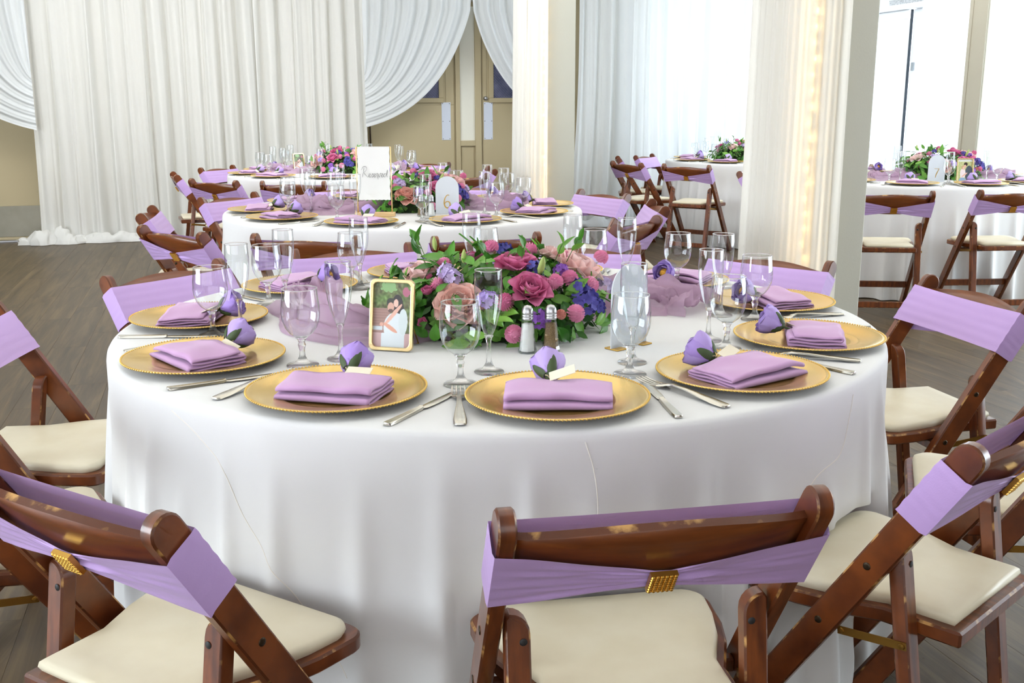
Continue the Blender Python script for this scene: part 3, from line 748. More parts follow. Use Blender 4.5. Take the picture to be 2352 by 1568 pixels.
# far left table
chair_xy('T3', -2.60, 8.05, 'wooden folding chair at left end of far left table, sash side turned to us')
chair_xy('T3', -2.10, 7.33, 'wooden folding chair near far left table, pale bow and buckle facing left')
chair_xy('T3', -1.50, 7.16, 'wooden folding chair backing the far left table, seen between the goblets')
chair_at('T3', 158, 1.22, 'wooden folding chair facing right beyond the left end of far left table')
chair_at('T3', 112, 1.30, 'wooden folding chair behind far left table close to the cream drape')
chair_at('T3', 60, 1.30, 'wooden folding chair behind far left table in front of the left door')
chair_at('T3', 8, 1.26, 'wooden folding chair right of far left table beside the slim lit column')
chair_at('T3', -34, 1.33, 'wooden folding chair backing the gap between far left table and slim column')
# far table beyond the thick column
chair_xy('T4', 1.03, 9.50, 'wooden folding chair left of far right table, bow and buckle turned to us')
chair_xy('T4', 1.50, 9.05, 'wooden folding chair seen from behind at far right table, white seat showing')
chair_at('T4', 176, 1.38, 'wooden folding chair left of far right table, white lit sash front behind another')
chair_at('T4', 150, 1.22, 'wooden folding chair in profile at left end of far right table')
# table by the windows
chair_xy('T7', 2.285, 6.20, 'wooden folding chair half behind the thick column at number seven table', face=84)
chair_xy('T7', 3.03, 6.26, 'wooden folding chair cut by right picture edge at number seven table', face=94)
chair_at('T7', 152, 1.30, 'wooden folding chair at the far left of number seven table, post tops only')
chair_at('T7', 96, 1.30, 'wooden folding chair beyond number seven table in front of the windows')

# ------------------------------------------------------------------ tablecloths
def tablecloth(key, R, label, seed, nth=420, H=0.76):
    c = T[key]; rnd = random.Random(seed)
    folds = []
    th = 0.0
    while th < 2 * PI:
        w_ = rnd.uniform(0.05, 0.105); folds.append((th + w_ / 2, w_ * rnd.uniform(0.42, 0.6), rnd.uniform(0.03, 0.075), rnd.uniform(0.0, 0.4))); th += w_ * rnd.uniform(1.3, 2.3)
    legs = []
    for (o, a) in chairs.get(key, []):
        for sx in (-1, 1):
            rx = Vector((math.cos(a - PI / 2), math.sin(a - PI / 2), 0)); fy = Vector((math.cos(a), math.sin(a), 0))
            legs.append((o + rx * (sx * 0.215), fy))
    prof = [(0, H, 0), (0.25 * R, H, 0), (0.5 * R, H, 0), (0.75 * R, H, 0), (0.93 * R, H, 0), (R - 0.012, H, 0), (R - 0.004, H - 0.003, 0), (R, H - 0.010, 0), (R + 0.002, H - 0.022, 0)]
    nd = 26
    for k in range(1, nd + 1):
        q = k / nd; prof.append((R + 0.002, (H - 0.022) + (0.006 - H + 0.022) * q, q))
    v = []; f = []
    for r, z, q in prof:
        for i in range(nth):
            t = 2 * PI * i / nth; rr = r
            if q > 0:
                d = 0
                for (a0, w_, am, st) in folds:
                    dt = (t - a0 + PI) % (2 * PI) - PI
                    if abs(dt) < 3 * w_:
                        k = max(0.0, (q - st * 0.6) / (1 - st * 0.6)); d += am * (k ** 0.8) * math.exp(-(dt / (w_ * (0.55 + 0.35 * q))) ** 2)
                rr = r + d + 0.012 * q
                for (p0, fy) in legs:
                    yl = TY + SLOPE * (TZ - z); P = p0 + fy * (yl - 0.05) - c
                    rl = math.hypot(P.x, P.y); P2 = p0 + fy * (yl + 0.035) - c; tl = math.atan2(P2.y, P2.x); rl = math.hypot(P2.x, P2.y) - 0.02
                    dt = (t - tl + PI) % (2 * PI) - PI
                    if abs(dt) < 0.14:
                        wgt = 1.0 if abs(dt) < 0.035 else math.exp(-((abs(dt) - 0.035) / 0.035) ** 2)
                        if rr > rl: rr = rr + (rl - rr) * wgt
                for (o, a) in chairs.get(key, []):
                    if 0.40 < z < 0.48:
                        F = o + Vector((math.cos(a), math.sin(a), 0)) * 0.20 - c
                        rf = math.hypot(F.x, F.y) - 0.006; tl = math.atan2(F.y, F.x); dt = (t - tl + PI) % (2 * PI) - PI
                        if abs(dt) < 0.26:
                            rf2 = rf / max(0.6, math.cos(dt))
                            if rr > rf2: rr = rf2
            v.append((c.x + rr * math.cos(t), c.y + rr * math.sin(t), z))
    for j in range(1, len(prof) - 1):
        for i in range(nth): f.append((j * nth + i, j * nth + (i + 1) % nth, (j + 1) * nth + (i + 1) % nth, (j + 1) * nth + i))
    v[0] = (c.x, c.y, H)
    for i in range(nth): f.append((0, nth + i, nth + (i + 1) % nth))
    v = [v[0]] + v[nth:]; f = [tuple(0 if q == 0 else q - nth + 1 for q in g) for g in f]
    me = fixn(mk('tablecloth', v, f, 'cloth', True))
    return tag(obj('tablecloth', me), label, 'tablecloth', 'white round tablecloths')
tc1 = tablecloth('T1', 0.928, 'white floor length cloth over the large round front table', 3, 600)
tablecloth('T6', 0.928, 'white cloth over the round number six table behind the front one', 8)
tablecloth('T3', 0.88, 'white cloth over the round far left table before the drape', 12)
tablecloth('T4', 0.90, 'white cloth over the far right table half hidden by thick column', 15)
tablecloth('T7', 0.92, 'white cloth over number seven table near the windows', 19)
TOP = 0.7604
# stitched seams and a pressed crease on the front cloth
from mathutils.bvhtree import BVHTree
_bm = bmesh.new(); _bm.from_mesh(tc1.data); _bvh = BVHTree.FromBMesh(_bm); _bm.free()
for path in ([(-130.5, 0.735), (-127.3, 0.715), (-124.6, 0.69), (-121.4, 0.65), (-119.0, 0.57), (-115.4, 0.50), (-112.6, 0.446), (-106, 0.30)], [(-80.4, 0.74), (-79.6, 0.70), (-79.2, 0.66), (-79.1, 0.615)], [(-41.0, 0.735), (-41.7, 0.695), (-43.8, 0.624), (-49.4, 0.595), (-56, 0.50)]):
    pts = []; m_ = len(path)
    for k in range((m_ - 1) * 12 + 1):
        i = min(k // 12, m_ - 2); q = k / 12 - i
        p0, p1, p2, p3 = Vector(path[max(i - 1, 0)]), Vector(path[i]), Vector(path[i + 1]), Vector(path[min(i + 2, m_ - 1)])
        w_ = 0.5 * ((2 * p1) + (p2 - p0) * q + (2 * p0 - 5 * p1 + 4 * p2 - p3) * q * q + (3 * p1 - p0 - 3 * p2 + p3) * q ** 3)
        t = math.radians(w_.x); z = w_.y
        d = Vector((math.cos(t), math.sin(t), 0)); o_ = Vector((T['T1'].x, T['T1'].y, z)) + d * 1.3
        hit = _bvh.ray_cast(o_, -d)[0]
        if hit is not None: pts.append(hit)
    v, f = tube(pts, 0.0010, 6); obj('seam', mk('seam', v, f, 'seam', True), tc1)

# ------------------------------------------------------------------ tableware prototypes
def charger_proto():
    prof = [(0.0, 0.0045), (0.09, 0.0045), (0.100, 0.0048), (0.106, 0.0075), (0.110, 0.0078), (0.116, 0.0085), (0.14, 0.0135), (0.160, 0.0175), (0.166, 0.0180), (0.168, 0.0170), (0.166, 0.0155), (0.14, 0.0105), (0.112, 0.0045), (0.10, 0.0005), (0.0, 0.0005)]
    v, f = lathe(prof, 72); me = mk('charger_plate', v, f, 'charger', True)
    mb = MB()
    for i in range(150):
        a = 2 * PI * i / 150; vv, ff = ball((0.1672 * math.cos(a), 0.1672 * math.sin(a), 0.0172), 0.0025, 5, 4); mb.add(vv, ff)
    rim = mb.mesh('beaded_rim', 'charger', True)
    return node('charger_plate', me, [node('beaded_rim', rim)])
CHARGER = charger_proto()
def napkin_me(seed):
    rnd = random.Random(seed)
    hy = 0.062; th = 0.0040
    cl = []; zs = [0.004, 0.0125, 0.021, 0.029]; n = 8
    for k, z in enumerate(zs):
        sgn = 1 if k % 2 == 0 else -1
        h_ = hy - 0.004 * k
        for i in range(n): cl.append((sgn * (-h_ + 2 * h_ * i / (n - 1)), z + 0.0012 * math.sin(3 * i / n * PI + k + seed)))
        if k < len(zs) - 1:
            zz = (z + zs[k + 1]) / 2; rr = (zs[k + 1] - z) / 2
            for a in (-0.9, 0.0, 0.9): cl.append((sgn * (h_ + rr * math.cos(a)), zz + rr * math.sin(a)))
    # offset into a ribbon
    L_, R_ = [], []
    for i, p in enumerate(cl):
        a = cl[max(i - 1, 0)]; b = cl[min(i + 1, len(cl) - 1)]; dx, dz = b[0] - a[0], b[1] - a[1]; l = math.hypot(dx, dz) or 1
        nx, nz = -dz / l, dx / l; L_.append((p[0] + nx * th / 2, p[1] + nz * th / 2)); R_.append((p[0] - nx * th / 2, p[1] - nz * th / 2))
    sec = L_ + R_[::-1]; ns = len(sec); nx = 26; hx = 0.098; v = []; f = []
    sk = rnd.uniform(-0.35, 0.35); dr = rnd.uniform(0.0, 0.01)
    for i in range(nx):
        u_ = -1 + 2 * i / (nx - 1); x = hx * u_
        for (y, z) in sec:
            lift = 1 + 0.10 * math.sin(2.2 * u_ + seed) - 0.22 * abs(u_) ** 4
            wob = 0.0022 * math.sin(7 * u_ + 30 * z + seed) * (z / 0.03)
            yy = y * (1 - 0.10 * u_ * sk * 2) + wob
            xx = x * (1 + 0.06 * (y / hy) * math.sin(seed)) + sk * y * 0.55
            v.append((xx, yy, max(0.0005, z * lift + 0.0015 * math.sin(5 * u_ + y * 40 + seed) * (z / 0.03))))
    for i in range(nx - 1):
        for j in range(ns): f.append((i * ns + j, i * ns + (j + 1) % ns, (i + 1) * ns + (j + 1) % ns, (i + 1) * ns + j))
    h = ns // 2
    for e in (0, nx - 1):
        for j in range(h - 1):
            a, b, c_, d = e * ns + j, e * ns + j + 1, e * ns + ns - 2 - j, e * ns + ns - 1 - j
            f.append((a, b, c_, d) if e == 0 else (d, c_, b, a))
    return fixn(mk('napkin', v, f, 'napkin', True))
NAPS = [node('napkin', napkin_me(s)) for s in (1, 4, 6, 9)]
# glasses: thin bowl, solid stem and foot
def glass_proto(name, solid, bowl, rim_r, rim_z, seg=40):
    mb = MB(); v, f = lathe(solid, seg); mb.add(v, f, 0); v, f = lathe(bowl, seg); mb.add(v, f, 1)
    rr = [(rim_r + 0.0011 * math.cos(a), rim_z + 0.0011 * math.sin(a)) for a in [2 * PI * k / 8 for k in range(9)]]
    v, f = lathe(rr, seg); mb.add(v, f, 0)
    return node(name, mb.mesh(name, ['glass', 'glassthin'], True))
def solid_stem(fr, z1, r1, knob):
    return [(0.0001, 0.0), (fr * 0.97, 0.0), (fr, 0.0015), (fr * 0.96, 0.003), (fr * 0.5, 0.0065), (0.011, 0.012), (0.0065, 0.020)] + knob + [(r1, z1), (0.0001, z1 + 0.002)]
GOBLET = glass_proto('water_goblet', solid_stem(0.034, 0.060, 0.013, [(0.0055, 0.032), (0.0075, 0.040), (0.0085, 0.044), (0.0065, 0.049), (0.0085, 0.055)]),
    [(0.002, 0.0605), (0.014, 0.0615), (0.025, 0.070), (0.034, 0.083), (0.0385, 0.097), (0.0402, 0.112), (0.0395, 0.130), (0.0372, 0.148), (0.0358, 0.163)], 0.0358, 0.163)
FLUTE = glass_proto('champagne_flute', solid_stem(0.031, 0.076, 0.0095, [(0.0048, 0.034), (0.0045, 0.055), (0.0055, 0.066)]),
    [(0.002, 0.0765), (0.009, 0.079), (0.0145, 0.092), (0.0195, 0.108), (0.0245, 0.128), (0.0275, 0.150), (0.0285, 0.172), (0.0278, 0.192), (0.0268, 0.210)], 0.0268, 0.210)
# cutlery
def ribbon(pts, thick, mb, m=0):
    """pts: (x centre, y, half width, z)"""
    v = []; n = len(pts)
    for (x, y, w_, z) in pts: v += [(x - w_, y, z), (x + w_, y, z), (x + w_ * 0.8, y, z + thick), (x - w_ * 0.8, y, z + thick)]
    f = []
    for i in range(n - 1):
        for j in range(4): f.append((i * 4 + j, i * 4 + (j + 1) % 4, (i + 1) * 4 + (j + 1) % 4, (i + 1) * 4 + j))
    f += [(3, 2, 1, 0), tuple((n - 1) * 4 + j for j in range(4))]
    mb.add(v, f, m)
def fork_proto():
    mb = MB()
    ribbon([(0, -0.100, 0.006, 0.002), (0, -0.096, 0.0095, 0.002), (0, -0.075, 0.0105, 0.003), (0, -0.045, 0.008, 0.005), (0, -0.01, 0.0048, 0.008), (0, 0.02, 0.0035, 0.009), (0, 0.03, 0.005, 0.007), (0, 0.038, 0.010, 0.005), (0, 0.050, 0.0125, 0.003)], 0.003, mb)
    for k in range(4):
        x = -0.0104 + k * 0.00693
        ribbon([(x, 0.048, 0.0024, 0.003), (x, 0.065, 0.0020, 0.0018), (x * 0.98, 0.085, 0.0017, 0.003), (x * 0.96, 0.098, 0.0009, 0.0055)], 0.002, mb)
    mb.v = [q * 1.18 for q in mb.v]
    return node('dinner_fork', smooth_angle(bevel_me(fixn(mb.mesh('dinner_fork', 'cutlery')), 0.0005)))
def knife_proto():
    mb = MB()
    ribbon([(0, -0.115, 0.005, 0.001), (0, -0.111, 0.0085, 0.0005), (0, -0.09, 0.009, 0.0), (0, -0.04, 0.0075, 0.0), (0, -0.008, 0.0062, 0.0005), (0, -0.002, 0.005, 0.002)], 0.006, mb)
    ribbon([(0, -0.004, 0.0045, 0.0025), (0.001, 0.004, 0.0085, 0.0025), (0.0015, 0.03, 0.0098, 0.0025), (0.001, 0.07, 0.0095, 0.0025), (-0.001, 0.10, 0.007, 0.0025), (-0.004, 0.114, 0.0015, 0.0025)], 0.0016, mb)
    return node('dinner_knife', smooth_angle(bevel_me(fixn(mb.mesh('dinner_knife', 'cutlery')), 0.0008)))
FORK, KNIFE = fork_proto(), knife_proto()
# petals and leaves
def petal(w_, l, cup, curl, mat, nu=7, nv=7, tip=0.5, ruf=0.0, name='petal'):
    def fn(u_, v_):
        q = -1 + 2 * u_
        k_ = 2 * (0.10 + 0.90 * v_) ** (0.9 if tip < 0.8 else 0.6) - 1; wid = w_ * max(0.02, 1 - abs(k_) ** (2.8 if tip < 0.8 else 1.6)) ** 0.5
        x = q * wid; z = l * v_
        y = cup * (x * x) / (w_ or 1) * 1.6 - curl * l * v_ ** 3 + ruf * math.sin(q * 7 + v_ * 3) * v_ * v_ * l
        return Vector((x, y - cup * 0.25 * l * math.sin(PI * v_ * 0.8), z))
    v, f = grid(nu, nv, fn); return mk(name, v, f, mat, True)
def leaf_me(l, w_, bend, name='leaf'):
    def fn(u_, v_):
        q = -1 + 2 * u_; x = q * w_ * math.sin(PI * v_ ** 0.85) ** 0.9
        return Vector((x, abs(q) * 0.12 * w_ * 2 - bend * l * v_ * v_, l * v_))
    v, f = grid(5, 8, fn); return mk(name, v, f, 'leaf', True)
def axis_mat(pos, d, roll=0.0, sc=1.0):
    d = Vector(d).normalized(); q = d.to_track_quat('Z', 'Y')
    return Matrix.Translation(pos) @ q.to_matrix().to_4x4() @ Matrix.Rotation(roll, 4, 'Z') @ Matrix.Scale(sc, 4)
def ring(me, n, r, tilt, z, ph, name='petal', jit=0.0, rnd=random):
    out = []
    for i in range(n):
        a = ph + 2 * PI * i / n
        m = Matrix.Rotation(a, 4, 'Z') @ Matrix.Translation((0, -r, z)) @ Matrix.Rotation(tilt + rnd.uniform(-jit, jit), 4, 'X')
        out.append(node(name, me, mat=m))
    return out
# rosebud favour wrapped around a foil sweet, tied with twine and a tag
def favour_proto(full=True, variant=0):
    rnd = random.Random(variant)
    p1 = petal(0.018, 0.046, 0.7, -0.36, 'silk', ruf=0.02); p2 = petal(0.023, 0.052, 0.6, -0.34, 'silk', ruf=0.03); p3 = petal(0.027, 0.054, 0.5, -0.22, 'silk', ruf=0.05)
    kids = ring(p1, 3, 0.007, 0.42, 0.002, 0.4, rnd=rnd) + ring(p2, 4, 0.009, 0.52, 0.0, 1.0, jit=0.05, rnd=rnd) + ring(p3, 5, 0.010, 0.62, -0.002, 0.2, jit=0.07, rnd=rnd)
    v, f = lathe([(0.0001, -0.010), (0.006, -0.008), (0.011, -0.002), (0.0125, 0.002), (0.0001, 0.004)], 12); kids.append(node('calyx', mk('calyx', v, f, 'leaf_dark', True)))
    v, f = ball((0, 0, 0.026), 0.0155, 14, 9, (1, 1, 1.05)); kids.append(node('foil_sweet', mk('foil_sweet', v, f, 'candy', True), label='gold foil wrapped sweet'))
    sl = petal(0.0095, 0.036, 0.3, -0.15, 'leaf_dark', tip=0.9, name='sepal')
    kids += ring(sl, 4, 0.013, 0.66, -0.005, 0.6, 'sepal', rnd=rnd)
    v, f = tube([(0, 0, -0.035), (0.001, 0, -0.012), (0, 0, 0.002)], 0.003, 6); kids.append(node('stem', mk('stem', v, f, 'leaf_dark', True)))
    lp = [(0, 0, -0.010)] + [(0.011 * math.sin(a) + 0.004, -0.007 - 0.002 * math.cos(a), -0.010 + 0.012 * (1 - math.cos(a)) * 0.7) for a in [2 * PI * k / 10 for k in range(1, 10)]] + [(0, 0, -0.010), (0.012, -0.009, -0.016), (0.03, -0.010, -0.006)]
    v, f = tube(lp, 0.0011, 5); kids.append(node('twine_bow', mk('twine_bow', v, f, 'twine', True)))
    v, f = box_vf(0.002, 0.052, -0.0135, -0.0125, -0.034, -0.008); kids.append(node('gift_tag', mk('gift_tag', v, f, 'tagpaper'), label='small paper tag'))
    if full: return node('rosebud_favour', None, kids)
    mb = MB(); mats = ['silk', 'candy', 'leaf_dark', 'twine', 'tagpaper']
    for k in kids:
        me = k['me']; mt = me.materials[0].name; idx = {'silk_purple': 0, 'gold_foil': 1, 'sepal_green': 2, 'twine': 3, 'tag_paper': 4}[mt]
        m4 = k['mat'] or Matrix.Identity(4)
        mb.add([m4 @ q.co for q in me.vertices], [tuple(p.vertices) for p in me.polygons], idx)
    return node('rosebud_favour', mb.mesh('rosebud_favour', mats, True))
FAV = favour_proto(True, 1); FAV_S = favour_proto(False, 2)

def setting(table, ang, where, full=True, r=0.755, gl=None, fl_=None, gob=True, flu=True, nap=0, fav=True, cut=True, plate=True, rot=None):
    c = T[table]; a = math.radians(ang)
    tname = {'T1': 'front table', 'T6': 'number six table', 'T3': 'far left table', 'T4': 'far right table', 'T7': 'number seven table'}[table]
    pos = where + ' ' + tname
    din = Vector((-math.cos(a), -math.sin(a), 0))         # towards the middle
    rt = Vector((din.y, -din.x, 0))                        # the diner's right
    P = c + Vector((math.cos(a), math.sin(a), 0)) * r; P.z = TOP
    rz = math.atan2(din.y, din.x) - PI / 2
    k = (abs(hash((table, round(ang)))) if False else int(ang * 7 + len(table)) % 97)
    rnd = random.Random(int(ang * 10) + ord(table[1]))
    if plate: place(CHARGER, P, rz, 'gold beaded charger plate ' + pos, 'plate', 'gold charger plates')
    nz = TOP + 0.0048
    nrot = rz + (rot if rot is not None else rnd.uniform(-0.22, 0.22)) + PI
    place(NAPS[nap % 4], P + Vector((0, 0, nz - P.z)) - din * 0.012, nrot, 'folded mauve napkin ' + pos, 'napkin', 'folded mauve napkins')
    if fav:
        lat = rnd.uniform(-0.03, 0.015)
        d = (din * 0.86 + rt * rnd.uniform(-0.25, 0.1) + Vector((0, 0, 0.34))).normalized()
        base = P + din * 0.062 + rt * lat; base.z = TOP + 0.034
        p = FAV if full else FAV_S
        o = obj('rosebud_favour', p['me'], None); o.matrix_world = axis_mat(base, d, PI + rnd.uniform(-0.5, 0.5))
        # turn so that the bow and tag face up and outward
        tag(o, 'purple silk rosebud favour on napkin ' + pos, 'favour', 'purple rosebud favours')
        for q in p['kids']: build(q, o)
    if cut:
        fp = P - rt * 0.180 - din * 0.0; fp.z = TOP
        place(FORK, fp, rz + rnd.uniform(-0.1, 0.1), 'steel dinner fork ' + pos, 'fork', 'steel dinner forks')
        kp = P + rt * 0.190 - din * 0.02; kp.z = TOP
        place(KNIFE, kp, rz + rnd.uniform(-0.12, 0.08), 'steel dinner knife ' + pos, 'knife', 'steel dinner knives')
    if gob:
        g = gl or None
        if g is None: b = math.radians(ang - 15); g = (c.x + 0.625 * math.cos(b), c.y + 0.625 * math.sin(b))
        place(GOBLET, (g[0], g[1], TOP), 0, 'clear stemmed water goblet ' + pos, 'glass', 'water goblets')
    if flu:
        g = fl_ or None
        if g is None: b = math.radians(ang - 11); g = (c.x + 0.52 * math.cos(b), c.y + 0.52 * math.sin(b))
        place(FLUTE, (g[0], g[1], TOP), 0, 'clear champagne flute ' + pos, 'glass', 'champagne flutes')
# front table, measured places
S1 = [(-81.2, 'nearest us right of middle,', (-0.100, 1.948), (-0.047, 2.045), 2, -0.1),
      (-113.0, 'nearest us left of middle,', (-0.438, 2.105), (-0.366, 2.16), 1, 0.12),
      (-145.2, 'at front left of', (-0.708, 2.40), (-0.655, 2.45), 3, 0.1),
      (-179.7, 'at left end of', (-0.665, 2.79), (-0.607, 2.74), 0, 0.0),
      (142.0, 'at rear left of', (-0.478, 3.06), (-0.448, 3.03), 2, 0.0),
      (110.0, 'at back left of flowers,', (-0.08, 3.17), (-0.122, 3.15), 1, 0.0),
      (78.0, 'at back right behind flowers,', (0.25, 3.13), (0.182, 3.09), 3, 0.0),
      (46.3, 'at back right of flowers,', (0.488, 3.03), (0.334, 3.0), 0, 0.2),
      (14.3, 'at rear right of', (0.612, 2.565), (0.537, 2.62), 1, 0.0),
      (-19.3, 'at right end of', (0.476, 2.243), (0.452, 2.33), 2, 0.1),
      (-49.7, 'at front right of', (0.237, 2.022), (0.253, 2.12), 3, -0.1)]
for (ang, wh, g, fl_, nap, rot) in S1: setting('T1', ang, wh, True, 0.755, g, fl_, nap=nap, rot=rot)
names10 = {-170: 'at left end of', -137: 'at front left of', -100: 'nearest us left of middle,', -62: 'nearest us right of middle,', -24: 'at front right of', 10: 'at right end of', 46: 'at rear right of', 82: 'at back behind flowers,', 116: 'at back behind reserved sign,', 150: 'at rear left of'}
for i, (ang, wh) in enumerate(names10.items()): setting('T6', ang, wh, True, 0.735, nap=i)
n3 = {-160: 'at left end of', -125: 'at front left of', -85: 'nearest us,', -42: 'at front right of', 0: 'at right end of', 40: 'at rear right of', 80: 'at back of', 120: 'behind flowers on', 160: 'at rear left of'}
for i, (ang, wh) in enumerate(n3.items()): setting('T3', ang, wh, False, 0.71, nap=i + 1, cut=ang < 0)
n4 = {-165: 'at left end of', -128: 'nearest us,', 150: 'at far left of', -92: 'beside lit column,'}
for i, (ang, wh) in enumerate(n4.items()): setting('T4', ang, wh, False, 0.70, nap=i + 2)
n7 = {-115: 'nearest us left of sign,', -80: 'nearest us right of sign,', -150: 'at left by column,', -45: 'cut by picture edge,', 175: 'at far left end of', 100: 'at back of', 20: 'at right end of'}
for i, (ang, wh) in enumerate(n7.items()): setting('T7', ang, wh, False, 0.73, nap=i)

# ------------------------------------------------------------------ flower arrangements
rr_ = random.Random(5)
def rose_kids(mat, s, bud=False):
    a = petal(0.15 * s, 0.30 * s, 1.0, -0.25, mat); b = petal(0.24 * s, 0.38 * s, 0.9, -0.1, mat, ruf=0.02); c_ = petal(0.34 * s, 0.45 * s, 0.7, 0.10, mat, ruf=0.03); d = petal(0.40 * s, 0.50 * s, 0.5, 0.40, mat, ruf=0.05)
    k = ring(a, 3, 0.05 * s, 0.05, 0.08 * s, 0.3) + ring(b, 4, 0.10 * s, 0.18, 0.05 * s, 0.9, jit=0.05) + ring(c_, 5, 0.15 * s, 0.40, 0.02 * s, 0.1, jit=0.08)
    if not bud: k += ring(d, 6, 0.19 * s, 0.78, 0, 0.5, jit=0.1)
    return k
def peony_kids(mat, s):
    a = petal(0.22 * s, 0.28 * s, 0.8, 0.0, mat, ruf=0.10); b = petal(0.34 * s, 0.36 * s, 0.6, 0.15, mat, ruf=0.10); c_ = petal(0.42 * s, 0.46 * s, 0.4, 0.3, mat, ruf=0.08)
    return ring(a, 5, 0.06 * s, 0.2, 0.10 * s, 0.3, jit=0.2) + ring(b, 6, 0.10 * s, 0.55, 0.06 * s, 0.8, jit=0.15) + ring(b, 7, 0.13 * s, 0.85, 0.03 * s, 0.2, jit=0.15) + ring(c_, 7, 0.15 * s, 1.15, 0, 0.5, jit=0.12)
def open_kids(mat, s):
    a = petal(0.26 * s, 0.40 * s, 0.8, -0.1, mat, ruf=0.06); b = petal(0.42 * s, 0.52 * s, 0.5, 0.35, mat, ruf=0.08)
    return ring(a, 4, 0.06 * s, 0.25, 0.05 * s, 0.3, jit=0.15) + ring(b, 6, 0.12 * s, 0.95, 0, 0.7, jit=0.15)
def join_kids(kids, name, mats):
    mb = MB()
    for k in kids:
        m4 = k['mat'] or Matrix.Identity(4); mb.add([m4 @ q.co for q in k['me'].vertices], [tuple(p.vertices) for p in k['me'].polygons], 0)
    return mb.mesh(name, mats, True)
def mum_me(s, mat, name='pompon'):
    mb = MB(); n = 90; r = s / 2
    v, f = ball((0, 0, 0), r * 0.72, 10, 6); mb.add(v, f)
    for i in range(n):
        z = 1 - 1.5 * (i + 0.5) / n; q = math.sqrt(max(0, 1 - z * z)); a = i * 2.39996
        d = Vector((q * math.cos(a), q * math.sin(a), z)); t = d.orthogonal().normalized(); b = d.cross(t)
        w_ = r * 0.17; p0 = d * r * 0.6; p1 = d * r * 0.95; p2 = d * r * 1.04
        mb.add([p0 - t * w_ * 0.5, p0 + t * w_ * 0.5, p1 + t * w_ + b * 0.1 * w_, p1 - t * w_ + b * 0.1 * w_, p2 + b * w_ * 0.3], [(0, 1, 2, 3), (3, 2, 4)])
    return mb.mesh(name, mat, True)
def cluster_me(s, mat, n, seed, name='floret_cluster'):
    rnd = random.Random(seed); mb = MB(); r = s / 2
    for i in range(n):
        z = 1 - 1.2 * (i + 0.5) / n; q = math.sqrt(max(0, 1 - z * z)); a = i * 2.39996
        d = Vector((q * math.cos(a), q * math.sin(a), z)); m4 = axis_mat(d * r * rnd.uniform(0.6, 0.95), d + Vector((rnd.uniform(-.3, .3), rnd.uniform(-.3, .3), 0)), rnd.uniform(0, 6))
        for k in range(5):
            b = 2 * PI * k / 5; w_ = r * 0.30; l = r * 0.50
            R_ = Matrix.Rotation(b, 4, 'Z')
            mb.add([m4 @ R_ @ Vector(p) for p in ((0, 0, -0.1 * r), (w_ * 0.8, l * 0.55, 0.06 * r), (w_ * 0.45, l, 0.12 * r), (-w_ * 0.45, l, 0.12 * r), (-w_ * 0.8, l * 0.55, 0.06 * r))], [(0, 1, 2), (0, 2, 3), (0, 3, 4)])
    return mb.mesh(name, mat, True)
def bud_me(s, name='lily_bud'):
    v, f = lathe([(0.001, 0), (0.10 * s, 0.08 * s), (0.17 * s, 0.35 * s), (0.15 * s, 0.7 * s), (0.06 * s, 0.97 * s), (0.0005, 1.02 * s)], 9)
    v = [(x * (1 + 0.12 * math.cos(3 * math.atan2(y, x))), y * (1 + 0.12 * math.cos(3 * math.atan2(y, x))), z) for x, y, z in v]
    return mk(name, v, f, 'bud', True)
LEAVES = [leaf_me(0.056, 0.0145, 0.25), leaf_me(0.048, 0.0140, 0.45), leaf_me(0.064, 0.0130, 0.12), leaf_me(0.040, 0.013, 0.6)]
FLOW = [('rose', 0.01, 2.395, 0.937, 0.081), ('rose', 0.044, 2.308, 0.887, 0.074), ('peony', -0.118, 2.287, 0.863, 0.103), ('pale', -0.225, 2.456, 0.904, 0.079), ('pale', 0.166, 2.50, 0.915, 0.102), ('pale', 0.096, 2.542, 0.937, 0.065), ('mum', -0.159, 2.416, 0.924, 0.033), ('mum', 0.099, 2.342, 0.893, 0.038), ('mum', 0.187, 2.41, 0.876, 0.039), ('mum', 0.147, 2.305, 0.827, 0.038), ('mum', 0.004, 2.237, 0.794, 0.037), ('mum', -0.015, 2.271, 0.861, 0.041), ('mum', 0.136, 2.381, 0.896, 0.041), ('mum', 0.044, 2.49, 0.949, 0.03), ('mum', 0.13, 2.538, 0.922, 0.027), ('mum', 0.221, 2.527, 0.924, 0.03), ('mum', -0.172, 2.344, 0.888, 0.028), ('blue', 0.17, 2.346, 0.851, 0.05), ('blue', 0.156, 2.368, 0.878, 0.036), ('blue', 0.055, 2.371, 0.921, 0.036), ('purp', -0.056, 2.276, 0.865, 0.035), ('blue', 0.198, 2.36, 0.833, 0.036), ('stock', 0.067, 2.262, 0.823, 0.035), ('stock', 0.116, 2.397, 0.912, 0.027), ('lav', 0.231, 2.513, 0.858, 0.034), ('lav', -0.135, 2.345, 0.903, 0.036), ('lav', -0.152, 2.371, 0.911, 0.026), ('rosep', -0.195, 2.341, 0.873, 0.036), ('rosep', -0.202, 2.291, 0.808, 0.03), ('peach', 0.112, 2.284, 0.828, 0.024), ('bud', -0.112, 2.394, 0.931, 0.03), ('bud', 0.064, 2.354, 0.911, 0.042), ('bud', -0.188, 2.537, 0.942, 0.034)]
